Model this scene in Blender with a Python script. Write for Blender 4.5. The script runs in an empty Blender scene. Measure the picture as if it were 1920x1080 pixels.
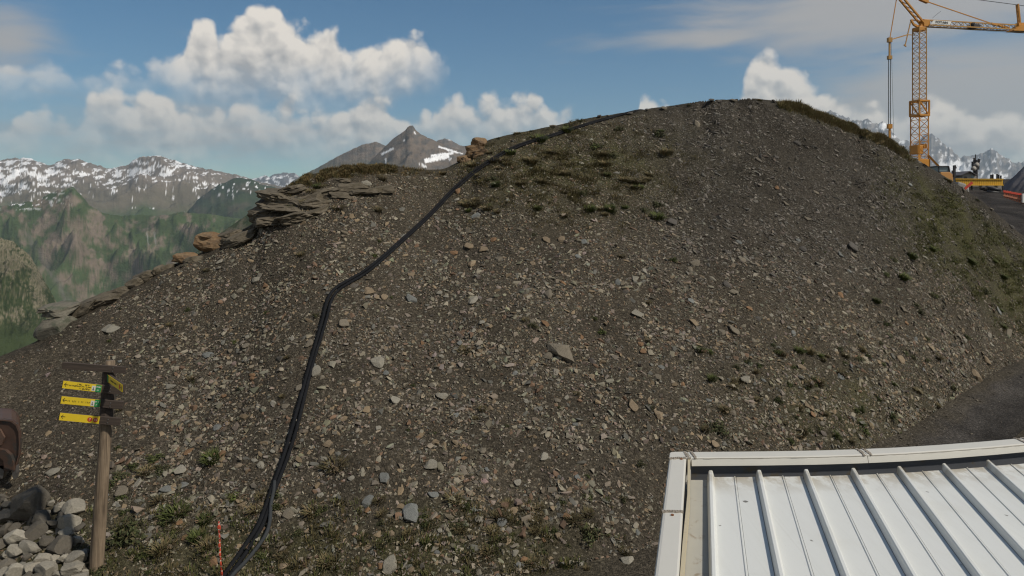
import bpy, bmesh, math, random
import numpy as np
from mathutils import Vector, Matrix

# ------------------------------------------------------------------ camera, sky, sun, exposure
F = 1300.0            # focal length in photo pixels (1920 wide)
YH = 380.0            # horizon row
H = 5.2               # camera height over the yard
SUN_VEC = Vector((0.80, -0.42, 0.95)).normalized()     # towards the sun
EXPOSURE = 0.52

sc = bpy.context.scene
col = sc.collection
cam = bpy.data.cameras.new('camera'); cam_o = bpy.data.objects.new('camera', cam); col.objects.link(cam_o)
cam.sensor_width = 36; cam.lens = 36 * F / 1920
cam.shift_y = -(540 - YH) / 1920
cam.clip_start = 0.1; cam.clip_end = 120000
cam_o.location = (0, 0, H); cam_o.rotation_euler = (math.radians(90), 0, 0)
sc.camera = cam_o
sc.view_settings.view_transform = 'Standard'; sc.view_settings.look = 'None'
sc.view_settings.exposure = EXPOSURE; sc.view_settings.gamma = 1
sc.cycles.max_bounces = 5; sc.cycles.diffuse_bounces = 2; sc.cycles.glossy_bounces = 2; sc.cycles.filter_width = 1.2; sc.cycles.volume_bounces = 0; sc.cycles.transparent_max_bounces = 8

SUN_EL = math.asin(SUN_VEC.z); SUN_AZ = math.atan2(SUN_VEC.x, SUN_VEC.y)
world = bpy.data.worlds.new('World'); sc.world = world; world.use_nodes = True

class NT:
    """tiny node-graph helper"""
    def __init__(s, tree): s.t = tree; s.n = tree.nodes; s.l = tree.links
    def node(s, typ, **kw):
        n = s.n.new(typ)
        for k, v in kw.items(): setattr(n, k, v)
        return n
    def put(s, sock, v):
        if hasattr(v, 'is_output') or isinstance(v, bpy.types.NodeSocket): s.l.new(v, sock)
        elif v is not None: sock.default_value = v
    def math(s, op, a, b=None, c=None, clamp=False):
        n = s.node('ShaderNodeMath', operation=op, use_clamp=clamp)
        s.put(n.inputs[0], a); s.put(n.inputs[1], b); s.put(n.inputs[2], c)
        return n.outputs[0]
    def vmath(s, op, a, b=None, scale=None):
        n = s.node('ShaderNodeVectorMath', operation=op)
        s.put(n.inputs[0], a); s.put(n.inputs[1], b)
        if scale is not None: s.put(n.inputs['Scale'], scale)
        return n.outputs[0]
    def mix(s, f, a, b, typ='MIX'):
        n = s.node('ShaderNodeMix', data_type='RGBA', blend_type=typ)
        s.put(n.inputs[0], f); s.put(n.inputs[6], a); s.put(n.inputs[7], b)
        return n.outputs[2]
    def noise(s, vec, scale, detail=4, rough=0.55, dist=0.0, lac=2.0):
        n = s.node('ShaderNodeTexNoise')
        s.put(n.inputs['Vector'], vec); n.inputs['Scale'].default_value = scale
        n.inputs['Detail'].default_value = detail; n.inputs['Roughness'].default_value = rough
        n.inputs['Distortion'].default_value = dist; n.inputs['Lacunarity'].default_value = lac
        return n.outputs['Fac']
    def smooth(s, v, a, b, o0=0.0, o1=1.0):
        n = s.node('ShaderNodeMapRange', interpolation_type='SMOOTHSTEP')
        s.put(n.inputs[0], v); s.put(n.inputs[1], a); s.put(n.inputs[2], b)
        n.inputs[3].default_value = o0; n.inputs[4].default_value = o1
        return n.outputs[0]
    def curve(s, v, pts):
        n = s.node('ShaderNodeFloatCurve')
        c = n.mapping.curves[0]
        n.mapping.use_clip = False
        pts = sorted(pts)
        c.points[0].location = pts[0]; c.points[1].location = pts[-1]
        for p in pts[1:-1]: c.points.new(*p)
        for p in c.points: p.handle_type = 'AUTO'
        n.mapping.update()
        s.put(n.inputs['Value'], v)
        return n.outputs[0]

def build_world():
    w = NT(world.node_tree); w.n.clear()
    sky = w.node('ShaderNodeTexSky', sky_type='NISHITA', sun_disc=False)
    sky.sun_elevation = SUN_EL; sky.sun_rotation = SUN_AZ
    sky.altitude = 2000; sky.air_density = 1.0; sky.dust_density = 0.4; sky.ozone_density = 1.3
    tc = w.node('ShaderNodeTexCoord').outputs['Generated']
    nrm = w.vmath('NORMALIZE', tc)
    sp = w.node('ShaderNodeSeparateXYZ'); w.put(sp.inputs[0], nrm)
    x, y, z = sp.outputs
    u = w.math('ARCTAN2', x, y)
    rad = w.math('SQRT', w.math('ADD', w.math('MULTIPLY', x, x), w.math('MULTIPLY', y, y)))
    v = w.math('DIVIDE', z, w.math('MAXIMUM', rad, 0.05))
    UR, VR = 0.9, 0.40
    uu = w.math('MULTIPLY_ADD', u, 1 / (2 * UR), 0.5, clamp=True)
    def uv(px, py):
        a = math.atan((px - 960) / F)
        return a, (YH - py) / F * math.cos(a)
    def cpts(lst):
        out = []
        for px, py in lst:
            a, t = uv(px, py); out.append(((a + UR) / (2 * UR), t / VR))
        return [(0.0, out[0][1])] + out + [(1.0, out[-1][1])]
    n1 = w.noise(nrm, 9.0, 6, 0.56, 0.25)          # big billows
    n2 = w.noise(nrm, 30.0, 4, 0.6)
    off = w.vmath('ADD', nrm, (0.006, 0.0, 0.011))
    n1s = w.noise(off, 9.0, 4, 0.56, 0.25)
    nw = w.node('ShaderNodeTexNoise'); w.put(nw.inputs['Vector'], nrm); nw.inputs['Scale'].default_value = 40.0; nw.inputs['Detail'].default_value = 2
    def billow(p, sc_):
        vo = w.node('ShaderNodeTexVoronoi', feature='F1'); vo.inputs['Scale'].default_value = sc_
        vo.inputs['Detail'].default_value = 1.0; vo.inputs['Roughness'].default_value = 0.5
        w.put(vo.inputs['Vector'], w.vmath('ADD', p, w.vmath('SCALE', nw.outputs['Color'], scale=0.022)))
        return w.math('SUBTRACT', 0.5, vo.outputs['Distance'])
    b1 = billow(nrm, 26.0); b1s = billow(off, 26.0)
    relief = w.math('ADD', w.math('MULTIPLY', w.math('SUBTRACT', n1, n1s), 1.6), w.math('MULTIPLY', w.math('SUBTRACT', b1, b1s), 0.38))
    wob = w.math('ADD', w.math('MULTIPLY_ADD', n1, 0.16, -0.08), w.math('ADD', w.math('MULTIPLY_ADD', n2, 0.04, -0.02), w.math('MULTIPLY_ADD', b1, 0.10, 0.012)))
    def layer(top, base, soft_top, soft_base, amp):
        ct = w.math('MULTIPLY', w.curve(uu, cpts(top)), VR)
        cb = w.math('MULTIPLY', w.curve(uu, cpts(base)), VR)
        wv = w.math('ADD', w.math('MULTIPLY', wob, amp), 0.004)
        dt = w.math('SUBTRACT', w.math('ADD', ct, wv), v)
        db = w.math('SUBTRACT', w.math('ADD', v, w.math('MULTIPLY', wv, 0.8)), cb)
        al = w.math('MULTIPLY', w.smooth(dt, 0.0, soft_top), w.smooth(db, -soft_base, soft_base))
        return al, dt
    upper_top = [(-200, 60), (250, 130), (292, 118), (318, 100), (350, 75), (362, 38), (390, 32), (408, 62), (430, 45), (455, 22), (480, 6), (512, 4),
                 (540, 26), (566, 48), (590, 44), (622, 44), (652, 72), (685, 56), (712, 62), (745, 52), (782, 62), (812, 92), (835, 112), (860, 150), (1000, 200), (2100, 200)]
    upper_base = [(-200, 130), (250, 128), (300, 128), (340, 160), (400, 176), (500, 172), (600, 178), (690, 176), (740, 150), (800, 130), (835, 115), (860, 60), (1000, 20), (2100, 20)]
    a1, d1 = layer(upper_top, upper_base, 0.020, 0.050, 0.36)
    low_top = [(-200, 240), (0, 235), (55, 190), (105, 184), (135, 205), (165, 172), (210, 158), (250, 172), (300, 168), (350, 190), (440, 190), (500, 186), (535, 178),
               (562, 208), (600, 204), (650, 194), (692, 182), (735, 198), (775, 228), (800, 205), (850, 188), (905, 184), (945, 174), (985, 174), (1030, 198), (1062, 200),
               (1092, 216), (1120, 300), (1180, 300), (1198, 178), (1225, 168), (1255, 190), (1300, 226), (1345, 194), (1378, 172), (1396, 132), (1414, 110), (1440, 100), (1472, 106), (1504, 124), (1538, 146), (1562, 160),
               (1600, 182), (1650, 190), (1720, 182), (1770, 166), (1810, 188), (1860, 218), (1890, 204), (1930, 208), (2100, 208)]
    low_base = [(-200, 260), (0, 260), (60, 235), (200, 255), (300, 275), (450, 250), (560, 265), (680, 290), (770, 275), (800, 262), (940, 270), (1090, 262), (1200, 300), (1400, 260), (1500, 280),
                (1600, 290), (1750, 275), (1900, 300), (2100, 300)]
    a2, d2 = layer(low_top, low_base, 0.020, 0.055, 0.36)
    # thin grey sheets high up, soft
    st = w.vmath('MULTIPLY', nrm, (3.0, 3.0, 16.0))
    n3 = w.noise(st, 2.2, 6, 0.55, 0.5)
    def gauss(px, py, rx, ry):
        a, t = uv(px, py)
        du = w.math('MULTIPLY', w.math('SUBTRACT', u, a), F / rx)
        dv = w.math('MULTIPLY', w.math('SUBTRACT', v, t), F / ry)
        r2 = w.math('ADD', w.math('MULTIPLY', du, du), w.math('MULTIPLY', dv, dv))
        return w.math('POWER', 2.718, w.math('MULTIPLY', r2, -1.0))
    m = None
    for g, k in (((1680, 5, 330, 85), 1.05), ((1330, 72, 200, 24), 0.85), ((1840, 190, 270, 100), 1.2), ((15, 70, 75, 55), 0.85), ((300, 250, 420, 60), 0.55), ((30, 20, 90, 40), 0.4)):
        t = w.math('MULTIPLY', gauss(*g), k)
        m = t if m is None else w.math('MAXIMUM', m, t)
    side = w.smooth(w.math('ABSOLUTE', u), 0.7, 1.1)          # the sky outside the frame carries on with broken cloud
    m = w.math('MAXIMUM', m, w.math('MULTIPLY', side, 0.7))
    m = w.math('MULTIPLY', m, w.smooth(v, 1.6, 0.5))
    a3 = w.math('MULTIPLY', w.smooth(w.math('ADD', w.math('MULTIPLY', m, 0.9), n3), 0.62, 1.30), 0.9)
    # colours (radiance before the background strength)
    def shade(d, lo, hi, depth):
        k = w.smooth(d, 0.0, depth)
        k = w.math('SUBTRACT', w.math('SUBTRACT', 1.0, w.math('MULTIPLY', k, 0.72)), 0.0)
        k = w.math('ADD', k, w.math('MULTIPLY', relief, 3.2), clamp=True)
        return w.mix(k, lo, hi)
    c1 = shade(d1, (3.6, 3.4, 3.2, 1), (8.0, 7.2, 6.2, 1), 0.12)
    c2 = shade(d2, (3.2, 3.1, 3.0, 1), (7.7, 6.9, 5.9, 1), 0.09)
    c3 = (3.5, 3.25, 3.05, 1)
    base = w.mix(0.0, sky.outputs[0], (1, 1, 1, 1))
    hs = w.node('ShaderNodeHueSaturation'); hs.inputs['Saturation'].default_value = 1.32; hs.inputs['Value'].default_value = 0.66
    w.put(hs.inputs['Color'], base)
    tint = w.mix(1.0, hs.outputs[0], (0.86, 1.0, 0.93, 1), 'MULTIPLY')
    c = w.mix(a3, tint, c3)
    c = w.mix(w.math('MULTIPLY', a2, 0.86), c, c2)
    c = w.mix(w.math('MULTIPLY', a1, 0.92), c, c1)
    bg = w.node('ShaderNodeBackground'); bg.inputs['Strength'].default_value = 0.09
    w.put(bg.inputs['Color'], c)
    out = w.node('ShaderNodeOutputWorld'); w.l.new(bg.outputs[0], out.inputs[0])
    world.cycles.sampling_method = 'MANUAL'; world.cycles.sample_map_resolution = 512
build_world()

sun = bpy.data.lights.new('sun', 'SUN'); sun.energy = 2.7; sun.angle = math.radians(3.0); sun.color = (1.0, 0.93, 0.82)
sun_o = bpy.data.objects.new('sun', sun); col.objects.link(sun_o)
sun_o.rotation_euler = SUN_VEC.to_track_quat('Z', 'Y').to_euler(); sun_o.location = (40, -20, 60)

# ------------------------------------------------------------------ helpers
rng = np.random.default_rng(7); random.seed(7)

def P(px, py, Y):
    return Vector(((px - 960) / F * Y, Y, H + (YH - py) / F * Y))

def tag(o, label=None, cat=None, group=None, kind=None):
    if label: o['label'] = label
    if cat: o['category'] = cat
    if group: o['group'] = group
    if kind: o['kind'] = kind
    return o

def link(o, parent=None):
    col.objects.link(o)
    if parent is not None: o.parent = parent
    return o

def empty(name, loc=(0, 0, 0), rz=0.0):
    o = bpy.data.objects.new(name, None); o.location = loc; o.rotation_euler = (0, 0, rz); o.empty_display_size = 0.2
    return link(o)

def np_mesh(name, V, Fa, smooth=False, mat=None, cols=None, attr='tint'):
    V = np.asarray(V, np.float32); Fa = np.asarray(Fa, np.int32)
    me = bpy.data.meshes.new(name); k = Fa.shape[1]
    me.vertices.add(len(V)); me.vertices.foreach_set('co', V.ravel())
    me.loops.add(Fa.size); me.loops.foreach_set('vertex_index', Fa.ravel())
    me.polygons.add(len(Fa)); me.polygons.foreach_set('loop_start', np.arange(0, Fa.size, k, dtype=np.int32))
    me.polygons.foreach_set('use_smooth', np.full(len(Fa), smooth))
    me.update(calc_edges=True)
    if cols is not None:
        c = np.ones((len(V), 4), np.float32); c[:, :cols.shape[1]] = cols
        me.attributes.new(attr, 'FLOAT_COLOR', 'POINT').data.foreach_set('color', c.ravel())
    if mat: me.materials.append(mat)
    return me

def obj(name, me, parent=None):
    return link(bpy.data.objects.new(name, me), parent)

_perm = np.random.default_rng(3).permutation(512).astype(np.int64) & 255
_perm = np.concatenate([_perm, _perm])
_grad = np.random.default_rng(4).normal(size=(256, 2)); _grad /= np.linalg.norm(_grad, axis=1)[:, None]
def perlin(x, y):
    xi = np.floor(x).astype(np.int64); yi = np.floor(y).astype(np.int64); xf = x - xi; yf = y - yi
    sx = xf * xf * xf * (xf * (xf * 6 - 15) + 10); sy = yf * yf * yf * (yf * (yf * 6 - 15) + 10)
    def g(ix, iy, dx, dy):
        gr = _grad[_perm[(_perm[ix & 255] + iy) & 511]]
        return gr[..., 0] * dx + gr[..., 1] * dy
    a = g(xi, yi, xf, yf); b = g(xi + 1, yi, xf - 1, yf); c = g(xi, yi + 1, xf, yf - 1); d = g(xi + 1, yi + 1, xf - 1, yf - 1)
    return (a + sx * (b - a)) + sy * ((c + sx * (d - c)) - (a + sx * (b - a)))
def fbm(x, y, octv=5, gain=0.5, lac=2.03):
    s = 0; a = 1.0
    for i in range(octv):
        s = s + a * perlin(x + 17.3 * i, y - 9.1 * i); x = x * lac; y = y * lac; a *= gain
    return s
def ridged(x, y, octv=6, gain=0.5, lac=2.05):
    s = 0; a = 1.0; wgt = 1.0
    for i in range(octv):
        n = 1 - np.abs(perlin(x + 31.7 * i, y + 11.9 * i)) * 2.0
        n = np.clip(n, 0, 1) ** 1.6 * wgt
        s = s + a * n; wgt = np.clip(n * 1.3, 0, 1); x = x * lac; y = y * lac; a *= gain
    return s
def sstep(x, a, b):
    t = np.clip((x - a) / (b - a), 0, 1); return t * t * (3 - 2 * t)

class MB:
    """collects solid pieces of one part, links them as one mesh"""
    def __init__(s): s.v = []; s.f = []
    def add(s, V, Fs):
        o = len(s.v); s.v += [tuple(p) for p in V]; s.f += [tuple(i + o for i in f) for f in Fs]; return s
    def box(s, c, d, rot=None):
        x, y, z = d[0] / 2, d[1] / 2, d[2] / 2
        vs = [Vector((i * x, j * y, k * z)) for i in (-1, 1) for j in (-1, 1) for k in (-1, 1)]
        if rot is not None: vs = [rot @ q for q in vs]
        c = Vector(c)
        return s.add([q + c for q in vs], [(0, 1, 3, 2), (4, 6, 7, 5), (0, 4, 5, 1), (2, 3, 7, 6), (0, 2, 6, 4), (1, 5, 7, 3)])
    def bar(s, p, q, w, h=None):
        p, q = Vector(p), Vector(q); h = h or w; d = (q - p)
        if d.length < 1e-6: return s
        z = d.normalized(); up = Vector((0, 0, 1)) if abs(z.z) < 0.95 else Vector((0, 1, 0))
        a = z.cross(up).normalized() * w / 2; b = a.cross(z).normalized() * h / 2
        vs = [p - a - b, p + a - b, p + a + b, p - a + b, q - a - b, q + a - b, q + a + b, q - a + b]
        return s.add(vs, [(3, 2, 1, 0), (4, 5, 6, 7), (0, 1, 5, 4), (1, 2, 6, 5), (2, 3, 7, 6), (3, 0, 4, 7)])
    def tube(s, path, r, n=8, cap=True):
        path = [Vector(p) for p in path]; m = len(path); o = len(s.v)
        rs = r if isinstance(r, (list, tuple)) else [r] * m
        for i, p in enumerate(path):
            d = (path[min(i + 1, m - 1)] - path[max(i - 1, 0)]).normalized()
            up = Vector((0, 0, 1)) if abs(d.z) < 0.95 else Vector((0, 1, 0))
            a = d.cross(up).normalized(); b = a.cross(d).normalized()
            for k in range(n):
                t = 2 * math.pi * k / n; s.v.append(tuple(p + (a * math.cos(t) + b * math.sin(t)) * rs[i]))
        for i in range(m - 1):
            for k in range(n):
                k2 = (k + 1) % n; s.f.append((o + i * n + k, o + i * n + k2, o + (i + 1) * n + k2, o + (i + 1) * n + k))
        if cap:
            s.f.append(tuple(o + k for k in reversed(range(n)))); s.f.append(tuple(o + (m - 1) * n + k for k in range(n)))
        return s
    def prism(s, pts, off):
        """closed outline (list of points) extruded by the vector off"""
        n = len(pts); off = Vector(off); A = [Vector(p) for p in pts]
        return s.add(A + [p + off for p in A], [tuple(reversed(range(n))), tuple(range(n, 2 * n))] + [(i, (i + 1) % n, (i + 1) % n + n, i + n) for i in range(n)])
    def mesh(s, name, mat, smooth=False, bevel=0.0):
        me = bpy.data.meshes.new(name); me.from_pydata(s.v, [], s.f)
        bm = bmesh.new(); bm.from_mesh(me); bmesh.ops.recalc_face_normals(bm, faces=bm.faces)
        if bevel: bmesh.ops.bevel(bm, geom=bm.edges[:], offset=bevel, segments=2, affect='EDGES', profile=0.6, clamp_overlap=True)
        bm.to_mesh(me); bm.free()
        if smooth: me.polygons.foreach_set('use_smooth', [True] * len(me.polygons))
        me.materials.append(mat); me.update()
        return me
    def build(s, name, mat, parent=None, smooth=False, bevel=0.0):
        return obj(name, s.mesh(name, mat, smooth, bevel), parent)

# ------------------------------------------------------------------ materials
def new_mat(name):
    m = bpy.data.materials.new(name); m.use_nodes = True
    t = NT(m.node_tree); b = m.node_tree.nodes['Principled BSDF']
    return m, t, b
def bump(t, b, height, strength, dist):
    n = t.node('ShaderNodeBump'); n.inputs['Strength'].default_value = strength; n.inputs['Distance'].default_value = dist
    t.put(n.inputs['Height'], height); t.l.new(n.outputs[0], b.inputs['Normal'])
def mat_plain(name, c, rough=0.6, metal=0.0, var=0.25, scale=6.0, bmp=0.0, dirt=None):
    m, t, b = new_mat(name)
    tc = t.node('ShaderNodeTexCoord').outputs['Object']
    n = t.noise(tc, scale, 5, 0.6)
    lo = tuple(x * (1 - var) for x in c[:3]) + (1,); hi = tuple(min(1, x * (1 + var)) for x in c[:3]) + (1,)
    cc = t.mix(n, lo, hi)
    if dirt:
        n2 = t.noise(tc, dirt[1], 6, 0.65, 0.4); cc = t.mix(t.smooth(n2, dirt[2], dirt[2] + 0.12), cc, tuple(dirt[0]) + (1,))
    t.put(b.inputs['Base Color'], cc)
    b.inputs['Roughness'].default_value = rough; b.inputs['Metallic'].default_value = metal
    if rough > 0.8: b.inputs['Specular IOR Level'].default_value = 0.15
    if bmp: bump(t, b, t.noise(tc, scale * 6, 4, 0.6), 0.5, bmp)
    return m
def mat_attr(name, rough=0.85, fine=30.0, var=0.35, bdist=0.01, bscale=60.0, sat_obj=False):
    """colour from the mesh's own tint, broken up by grain"""
    m, t, b = new_mat(name)
    at = t.node('ShaderNodeAttribute', attribute_name='tint').outputs['Color']
    tc = t.node('ShaderNodeTexCoord').outputs['Object']
    n = t.noise(tc, fine, 5, 0.65)
    k = t.math('MULTIPLY_ADD', n, var * 2, 1 - var)
    cc = t.vmath('SCALE', at, scale=k)
    t.put(b.inputs['Base Color'], cc); b.inputs['Roughness'].default_value = rough
    b.inputs['Specular IOR Level'].default_value = 0.25
    if bdist: bump(t, b, t.noise(tc, bscale, 5, 0.65), 0.6, bdist)
    return m

M = {}
# bare ground between the stones
m, t, b = new_mat('scree_soil')
at = t.node('ShaderNodeAttribute', attribute_name='tint').outputs['Color']
pos = t.node('ShaderNodeNewGeometry').outputs['Position']
big = t.noise(pos, 0.9, 6, 0.6); fine = t.noise(pos, 22.0, 6, 0.7)
vo = t.node('ShaderNodeTexVoronoi'); vo.inputs['Scale'].default_value = 34.0; t.put(vo.inputs['Vector'], pos)
vc = t.node('ShaderNodeSeparateColor'); t.put(vc.inputs[0], vo.outputs['Color'])
k = t.math('ADD', t.math('MULTIPLY_ADD', big, 0.7, 0.30), t.math('MULTIPLY_ADD', fine, 0.8, -0.40))
k = t.math('MULTIPLY', k, t.math('MULTIPLY_ADD', t.math('POWER', vc.outputs[0], 2.0), 1.05, 0.66))
cc = t.vmath('SCALE', at, scale=t.math('MULTIPLY', k, 1.35))
t.put(b.inputs['Base Color'], cc); b.inputs['Roughness'].default_value = 0.95; b.inputs['Specular IOR Level'].default_value = 0.1
hgt = t.math('ADD', t.math('MULTIPLY', vo.outputs['Distance'], -0.6), fine)
bump(t, b, hgt, 1.0, 0.03); M['soil'] = m

M['stone'] = mat_attr('scree_stone', 0.85, 14.0, 0.30, 0.006, 45.0)
M['boulder'] = mat_attr('boulder_stone', 0.90, 9.0, 0.50, 0.035, 22.0)
def mat_strata(name, a, bcol, c):
    m, t, b = new_mat(name)
    tc = t.node('ShaderNodeTexCoord').outputs['Object']
    st = t.vmath('MULTIPLY', tc, (1.2, 1.2, 13.0))
    n = t.noise(st, 1.6, 6, 0.65, 0.6); n2 = t.noise(tc, 3.2, 6, 0.6)
    cc = t.mix(t.smooth(n, 0.35, 0.65), a + (1,), bcol + (1,)); cc = t.mix(t.smooth(n2, 0.52, 0.68), cc, c + (1,))
    g = t.noise(tc, 22, 5, 0.7); cc = t.vmath('SCALE', cc, scale=t.math('MULTIPLY_ADD', g, 0.9, 0.55))
    t.put(b.inputs['Base Color'], cc); b.inputs['Roughness'].default_value = 0.9; b.inputs['Specular IOR Level'].default_value = 0.2
    bump(t, b, t.math('ADD', n, t.math('MULTIPLY', g, 0.5)), 0.9, 0.03)
    return m
M['strata_grey'] = mat_strata('grey_schist', (0.088, 0.074, 0.053), (0.145, 0.122, 0.088), (0.075, 0.062, 0.040))
M['strata_orange'] = mat_strata('rusty_schist', (0.165, 0.100, 0.052), (0.205, 0.145, 0.085), (0.10, 0.072, 0.048))
M['strata_green'] = mat_strata('lichened_schist', (0.13, 0.12, 0.095), (0.17, 0.155, 0.12), (0.085, 0.095, 0.065))
# foliage
def mat_leaf(name):
    m, t, b = new_mat(name)
    at = t.node('ShaderNodeAttribute', attribute_name='tint').outputs['Color']
    oi = t.node('ShaderNodeObjectInfo').outputs['Random']
    cc = t.vmath('SCALE', at, scale=t.math('MULTIPLY_ADD', oi, 0.6, 0.7))
    t.put(b.inputs['Base Color'], cc); b.inputs['Roughness'].default_value = 0.75; b.inputs['Specular IOR Level'].default_value = 0.2
    return m
M['leaf'] = mat_leaf('leaf_blade')
M['pipe'] = mat_plain('black_polyethylene', (0.010, 0.0105, 0.012), 0.85, 0, 0.5, 5.0, dirt=((0.035, 0.031, 0.024), 2.0, 0.64))
M['hose'] = mat_plain('grey_hose', (0.040, 0.043, 0.045), 0.85, 0, 0.4, 6.0)
M['road'] = mat_plain('dark_gravel', (0.060, 0.050, 0.046), 0.95, 0, 0.45, 5.0, 0.02, dirt=((0.10, 0.085, 0.07), 9.0, 0.60))
M['yard'] = mat_plain('yard_gravel', (0.085, 0.075, 0.06), 0.95, 0, 0.4, 3.0, 0.02)
M['wood_post'] = None
def mat_wood(name, a, bcol):
    m, t, b = new_mat(name)
    tc = t.node('ShaderNodeTexCoord').outputs['Object']
    n = t.noise(t.vmath('MULTIPLY', tc, (30, 30, 1.6)), 1.0, 6, 0.6, 0.6); n2 = t.noise(tc, 2.0, 4, 0.6)
    cc = t.mix(t.smooth(n, 0.3, 0.7), a + (1,), bcol + (1,)); cc = t.vmath('SCALE', cc, scale=t.math('MULTIPLY_ADD', n2, 0.9, 0.55))
    t.put(b.inputs['Base Color'], cc); b.inputs['Roughness'].default_value = 0.85
    bump(t, b, n, 0.7, 0.006)
    return m
def mat_board(name, a, bcol):
    m, t, b = new_mat(name)
    tc = t.node('ShaderNodeTexCoord').outputs['Object']
    n = t.noise(t.vmath('MULTIPLY', tc, (2.0, 30, 40)), 1.0, 6, 0.6, 0.5)
    t.put(b.inputs['Base Color'], t.mix(t.smooth(n, 0.3, 0.7), a + (1,), bcol + (1,))); b.inputs['Roughness'].default_value = 0.85
    bump(t, b, n, 0.7, 0.004)
    return m
M['wood_post'] = mat_wood('peeled_log', (0.085, 0.060, 0.038), (0.235, 0.175, 0.115))
M['wood_dark'] = mat_board('weathered_board', (0.030, 0.022, 0.016), (0.070, 0.050, 0.038))
M['sign_yellow'] = mat_plain('sign_yellow', (0.74, 0.53, 0.025), 0.5, 0, 0.12, 8.0)
M['sign_green'] = mat_plain('sign_green', (0.015, 0.22, 0.06), 0.5, 0, 0.12, 8.0)
M['sign_red'] = mat_plain('sign_red', (0.50, 0.06, 0.02), 0.5, 0, 0.1, 8.0)
M['sign_white'] = mat_plain('sign_white', (0.62, 0.62, 0.55), 0.5, 0, 0.1, 8.0)
M['sign_black'] = mat_plain('sign_black', (0.015, 0.014, 0.012), 0.6, 0, 0.1, 8.0)
# roof sheet: white paint, dirty towards the gutter end, faint streaks
m, t, b = new_mat('roof_white')
pos = t.node('ShaderNodeNewGeometry').outputs['Position']
st = t.vmath('MULTIPLY', pos, (26, 1.2, 4)); n = t.noise(st, 1.0, 5, 0.6, 0.3); n2 = t.noise(pos, 3.0, 5, 0.6)
cc = t.mix(t.math('MULTIPLY', t.smooth(n, 0.45, 0.8), 0.30), (0.66, 0.665, 0.63, 1), (0.56, 0.56, 0.52, 1))
cc = t.mix(t.math('MULTIPLY', t.smooth(n2, 0.5, 0.75), 0.25), cc, (0.52, 0.50, 0.43, 1))
ed = t.node('ShaderNodeAttribute', attribute_name='tint').outputs['Fac']
blot = t.noise(t.vmath('MULTIPLY', pos, (9, 5, 5)), 1.0, 5, 0.65)
cc = t.mix(t.math('MULTIPLY', t.math('MULTIPLY', ed, t.smooth(blot, 0.36, 0.58)), 0.85), cc, (0.36, 0.315, 0.235, 1))
sp = t.noise(pos, 16.0, 2, 0.4); cc = t.mix(t.smooth(sp, 0.76, 0.79), cc, (0.18, 0.17, 0.15, 1))
stk = t.noise(t.vmath('MULTIPLY', t.vmath('ADD', pos, (0, 0, 0)), (60, 0.7, 1)), 1.0, 3, 0.6); cc = t.mix(t.math('MULTIPLY', t.smooth(stk, 0.55, 0.80), 0.12), cc, (0.40, 0.38, 0.31, 1))
t.put(b.inputs['Base Color'], cc); b.inputs['Roughness'].default_value = 0.42; b.inputs['Specular IOR Level'].default_value = 0.35
M['roof'] = m
M['coping'] = mat_plain('coping_paint', (0.58, 0.56, 0.50), 0.45, 0, 0.06, 3.0, dirt=((0.42, 0.38, 0.31), 5.0, 0.66))
M['gutter'] = mat_plain('gutter_metal', (0.085, 0.09, 0.10), 0.5, 0.0, 0.2, 6.0, dirt=((0.10, 0.085, 0.06), 6.0, 0.55))
M['seal'] = mat_plain('seal_mastic', (0.30, 0.26, 0.21), 0.8, 0, 0.3, 20.0)
M['cream'] = mat_plain('cream_flashing', (0.50, 0.43, 0.29), 0.6, 0, 0.12, 6.0, dirt=((0.28, 0.17, 0.09), 14.0, 0.62))
M['channel'] = mat_plain('channel_metal', (0.40, 0.385, 0.33), 0.6, 0, 0.12, 5.0, dirt=((0.27, 0.22, 0.16), 8.0, 0.58))
M['grime'] = mat_plain('grime_line', (0.40, 0.37, 0.31), 0.8, 0, 0.2, 10.0)
M['rust'] = mat_plain('rust_screw', (0.22, 0.09, 0.035), 0.7, 0.2, 0.3, 30.0)
M['wall'] = mat_plain('wall_paint', (0.42, 0.40, 0.36), 0.7, 0, 0.1, 2.0)
M['bucket'] = mat_plain('rusty_steel', (0.085, 0.050, 0.036), 0.6, 0.35, 0.4, 4.0, 0.004, dirt=((0.05, 0.045, 0.04), 5.0, 0.5))
M['bucket_red'] = mat_plain('worn_red_steel', (0.105, 0.062, 0.044), 0.6, 0.1, 0.3, 4.0, 0.003, dirt=((0.09, 0.06, 0.045), 6.0, 0.5))
M['tooth'] = mat_plain('bright_steel', (0.16, 0.15, 0.14), 0.45, 0.6, 0.3, 9.0)
M['crane'] = mat_plain('crane_orange', (0.50, 0.215, 0.024), 0.5, 0, 0.18, 0.8)
M['crane_pale'] = mat_plain('crane_faded', (0.42, 0.225, 0.055), 0.55, 0, 0.2, 0.8)
M['cable'] = mat_plain('steel_rope', (0.03, 0.032, 0.036), 0.5, 0.3, 0.2, 3.0)
M['plate_white'] = mat_plain('plate_white', (0.72, 0.72, 0.68), 0.5, 0, 0.05, 2.0)
M['concrete'] = mat_plain('concrete', (0.32, 0.30, 0.27), 0.85, 0, 0.2, 1.5)
M['yellow'] = mat_plain('site_yellow', (0.60, 0.34, 0.02), 0.55, 0, 0.2, 1.2)
M['orange'] = mat_plain('machine_orange', (0.55, 0.27, 0.08), 0.5, 0, 0.12, 1.0)
M['glass'] = mat_plain('cab_glass', (0.16, 0.22, 0.24), 0.15, 0, 0.1, 1.0)
M['dark'] = mat_plain('dark_steel', (0.03, 0.03, 0.032), 0.6, 0.2, 0.2, 2.0)
M['hut_wall'] = mat_plain('hut_boards', (0.30, 0.28, 0.25), 0.8, 0, 0.25, 2.0)
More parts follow.
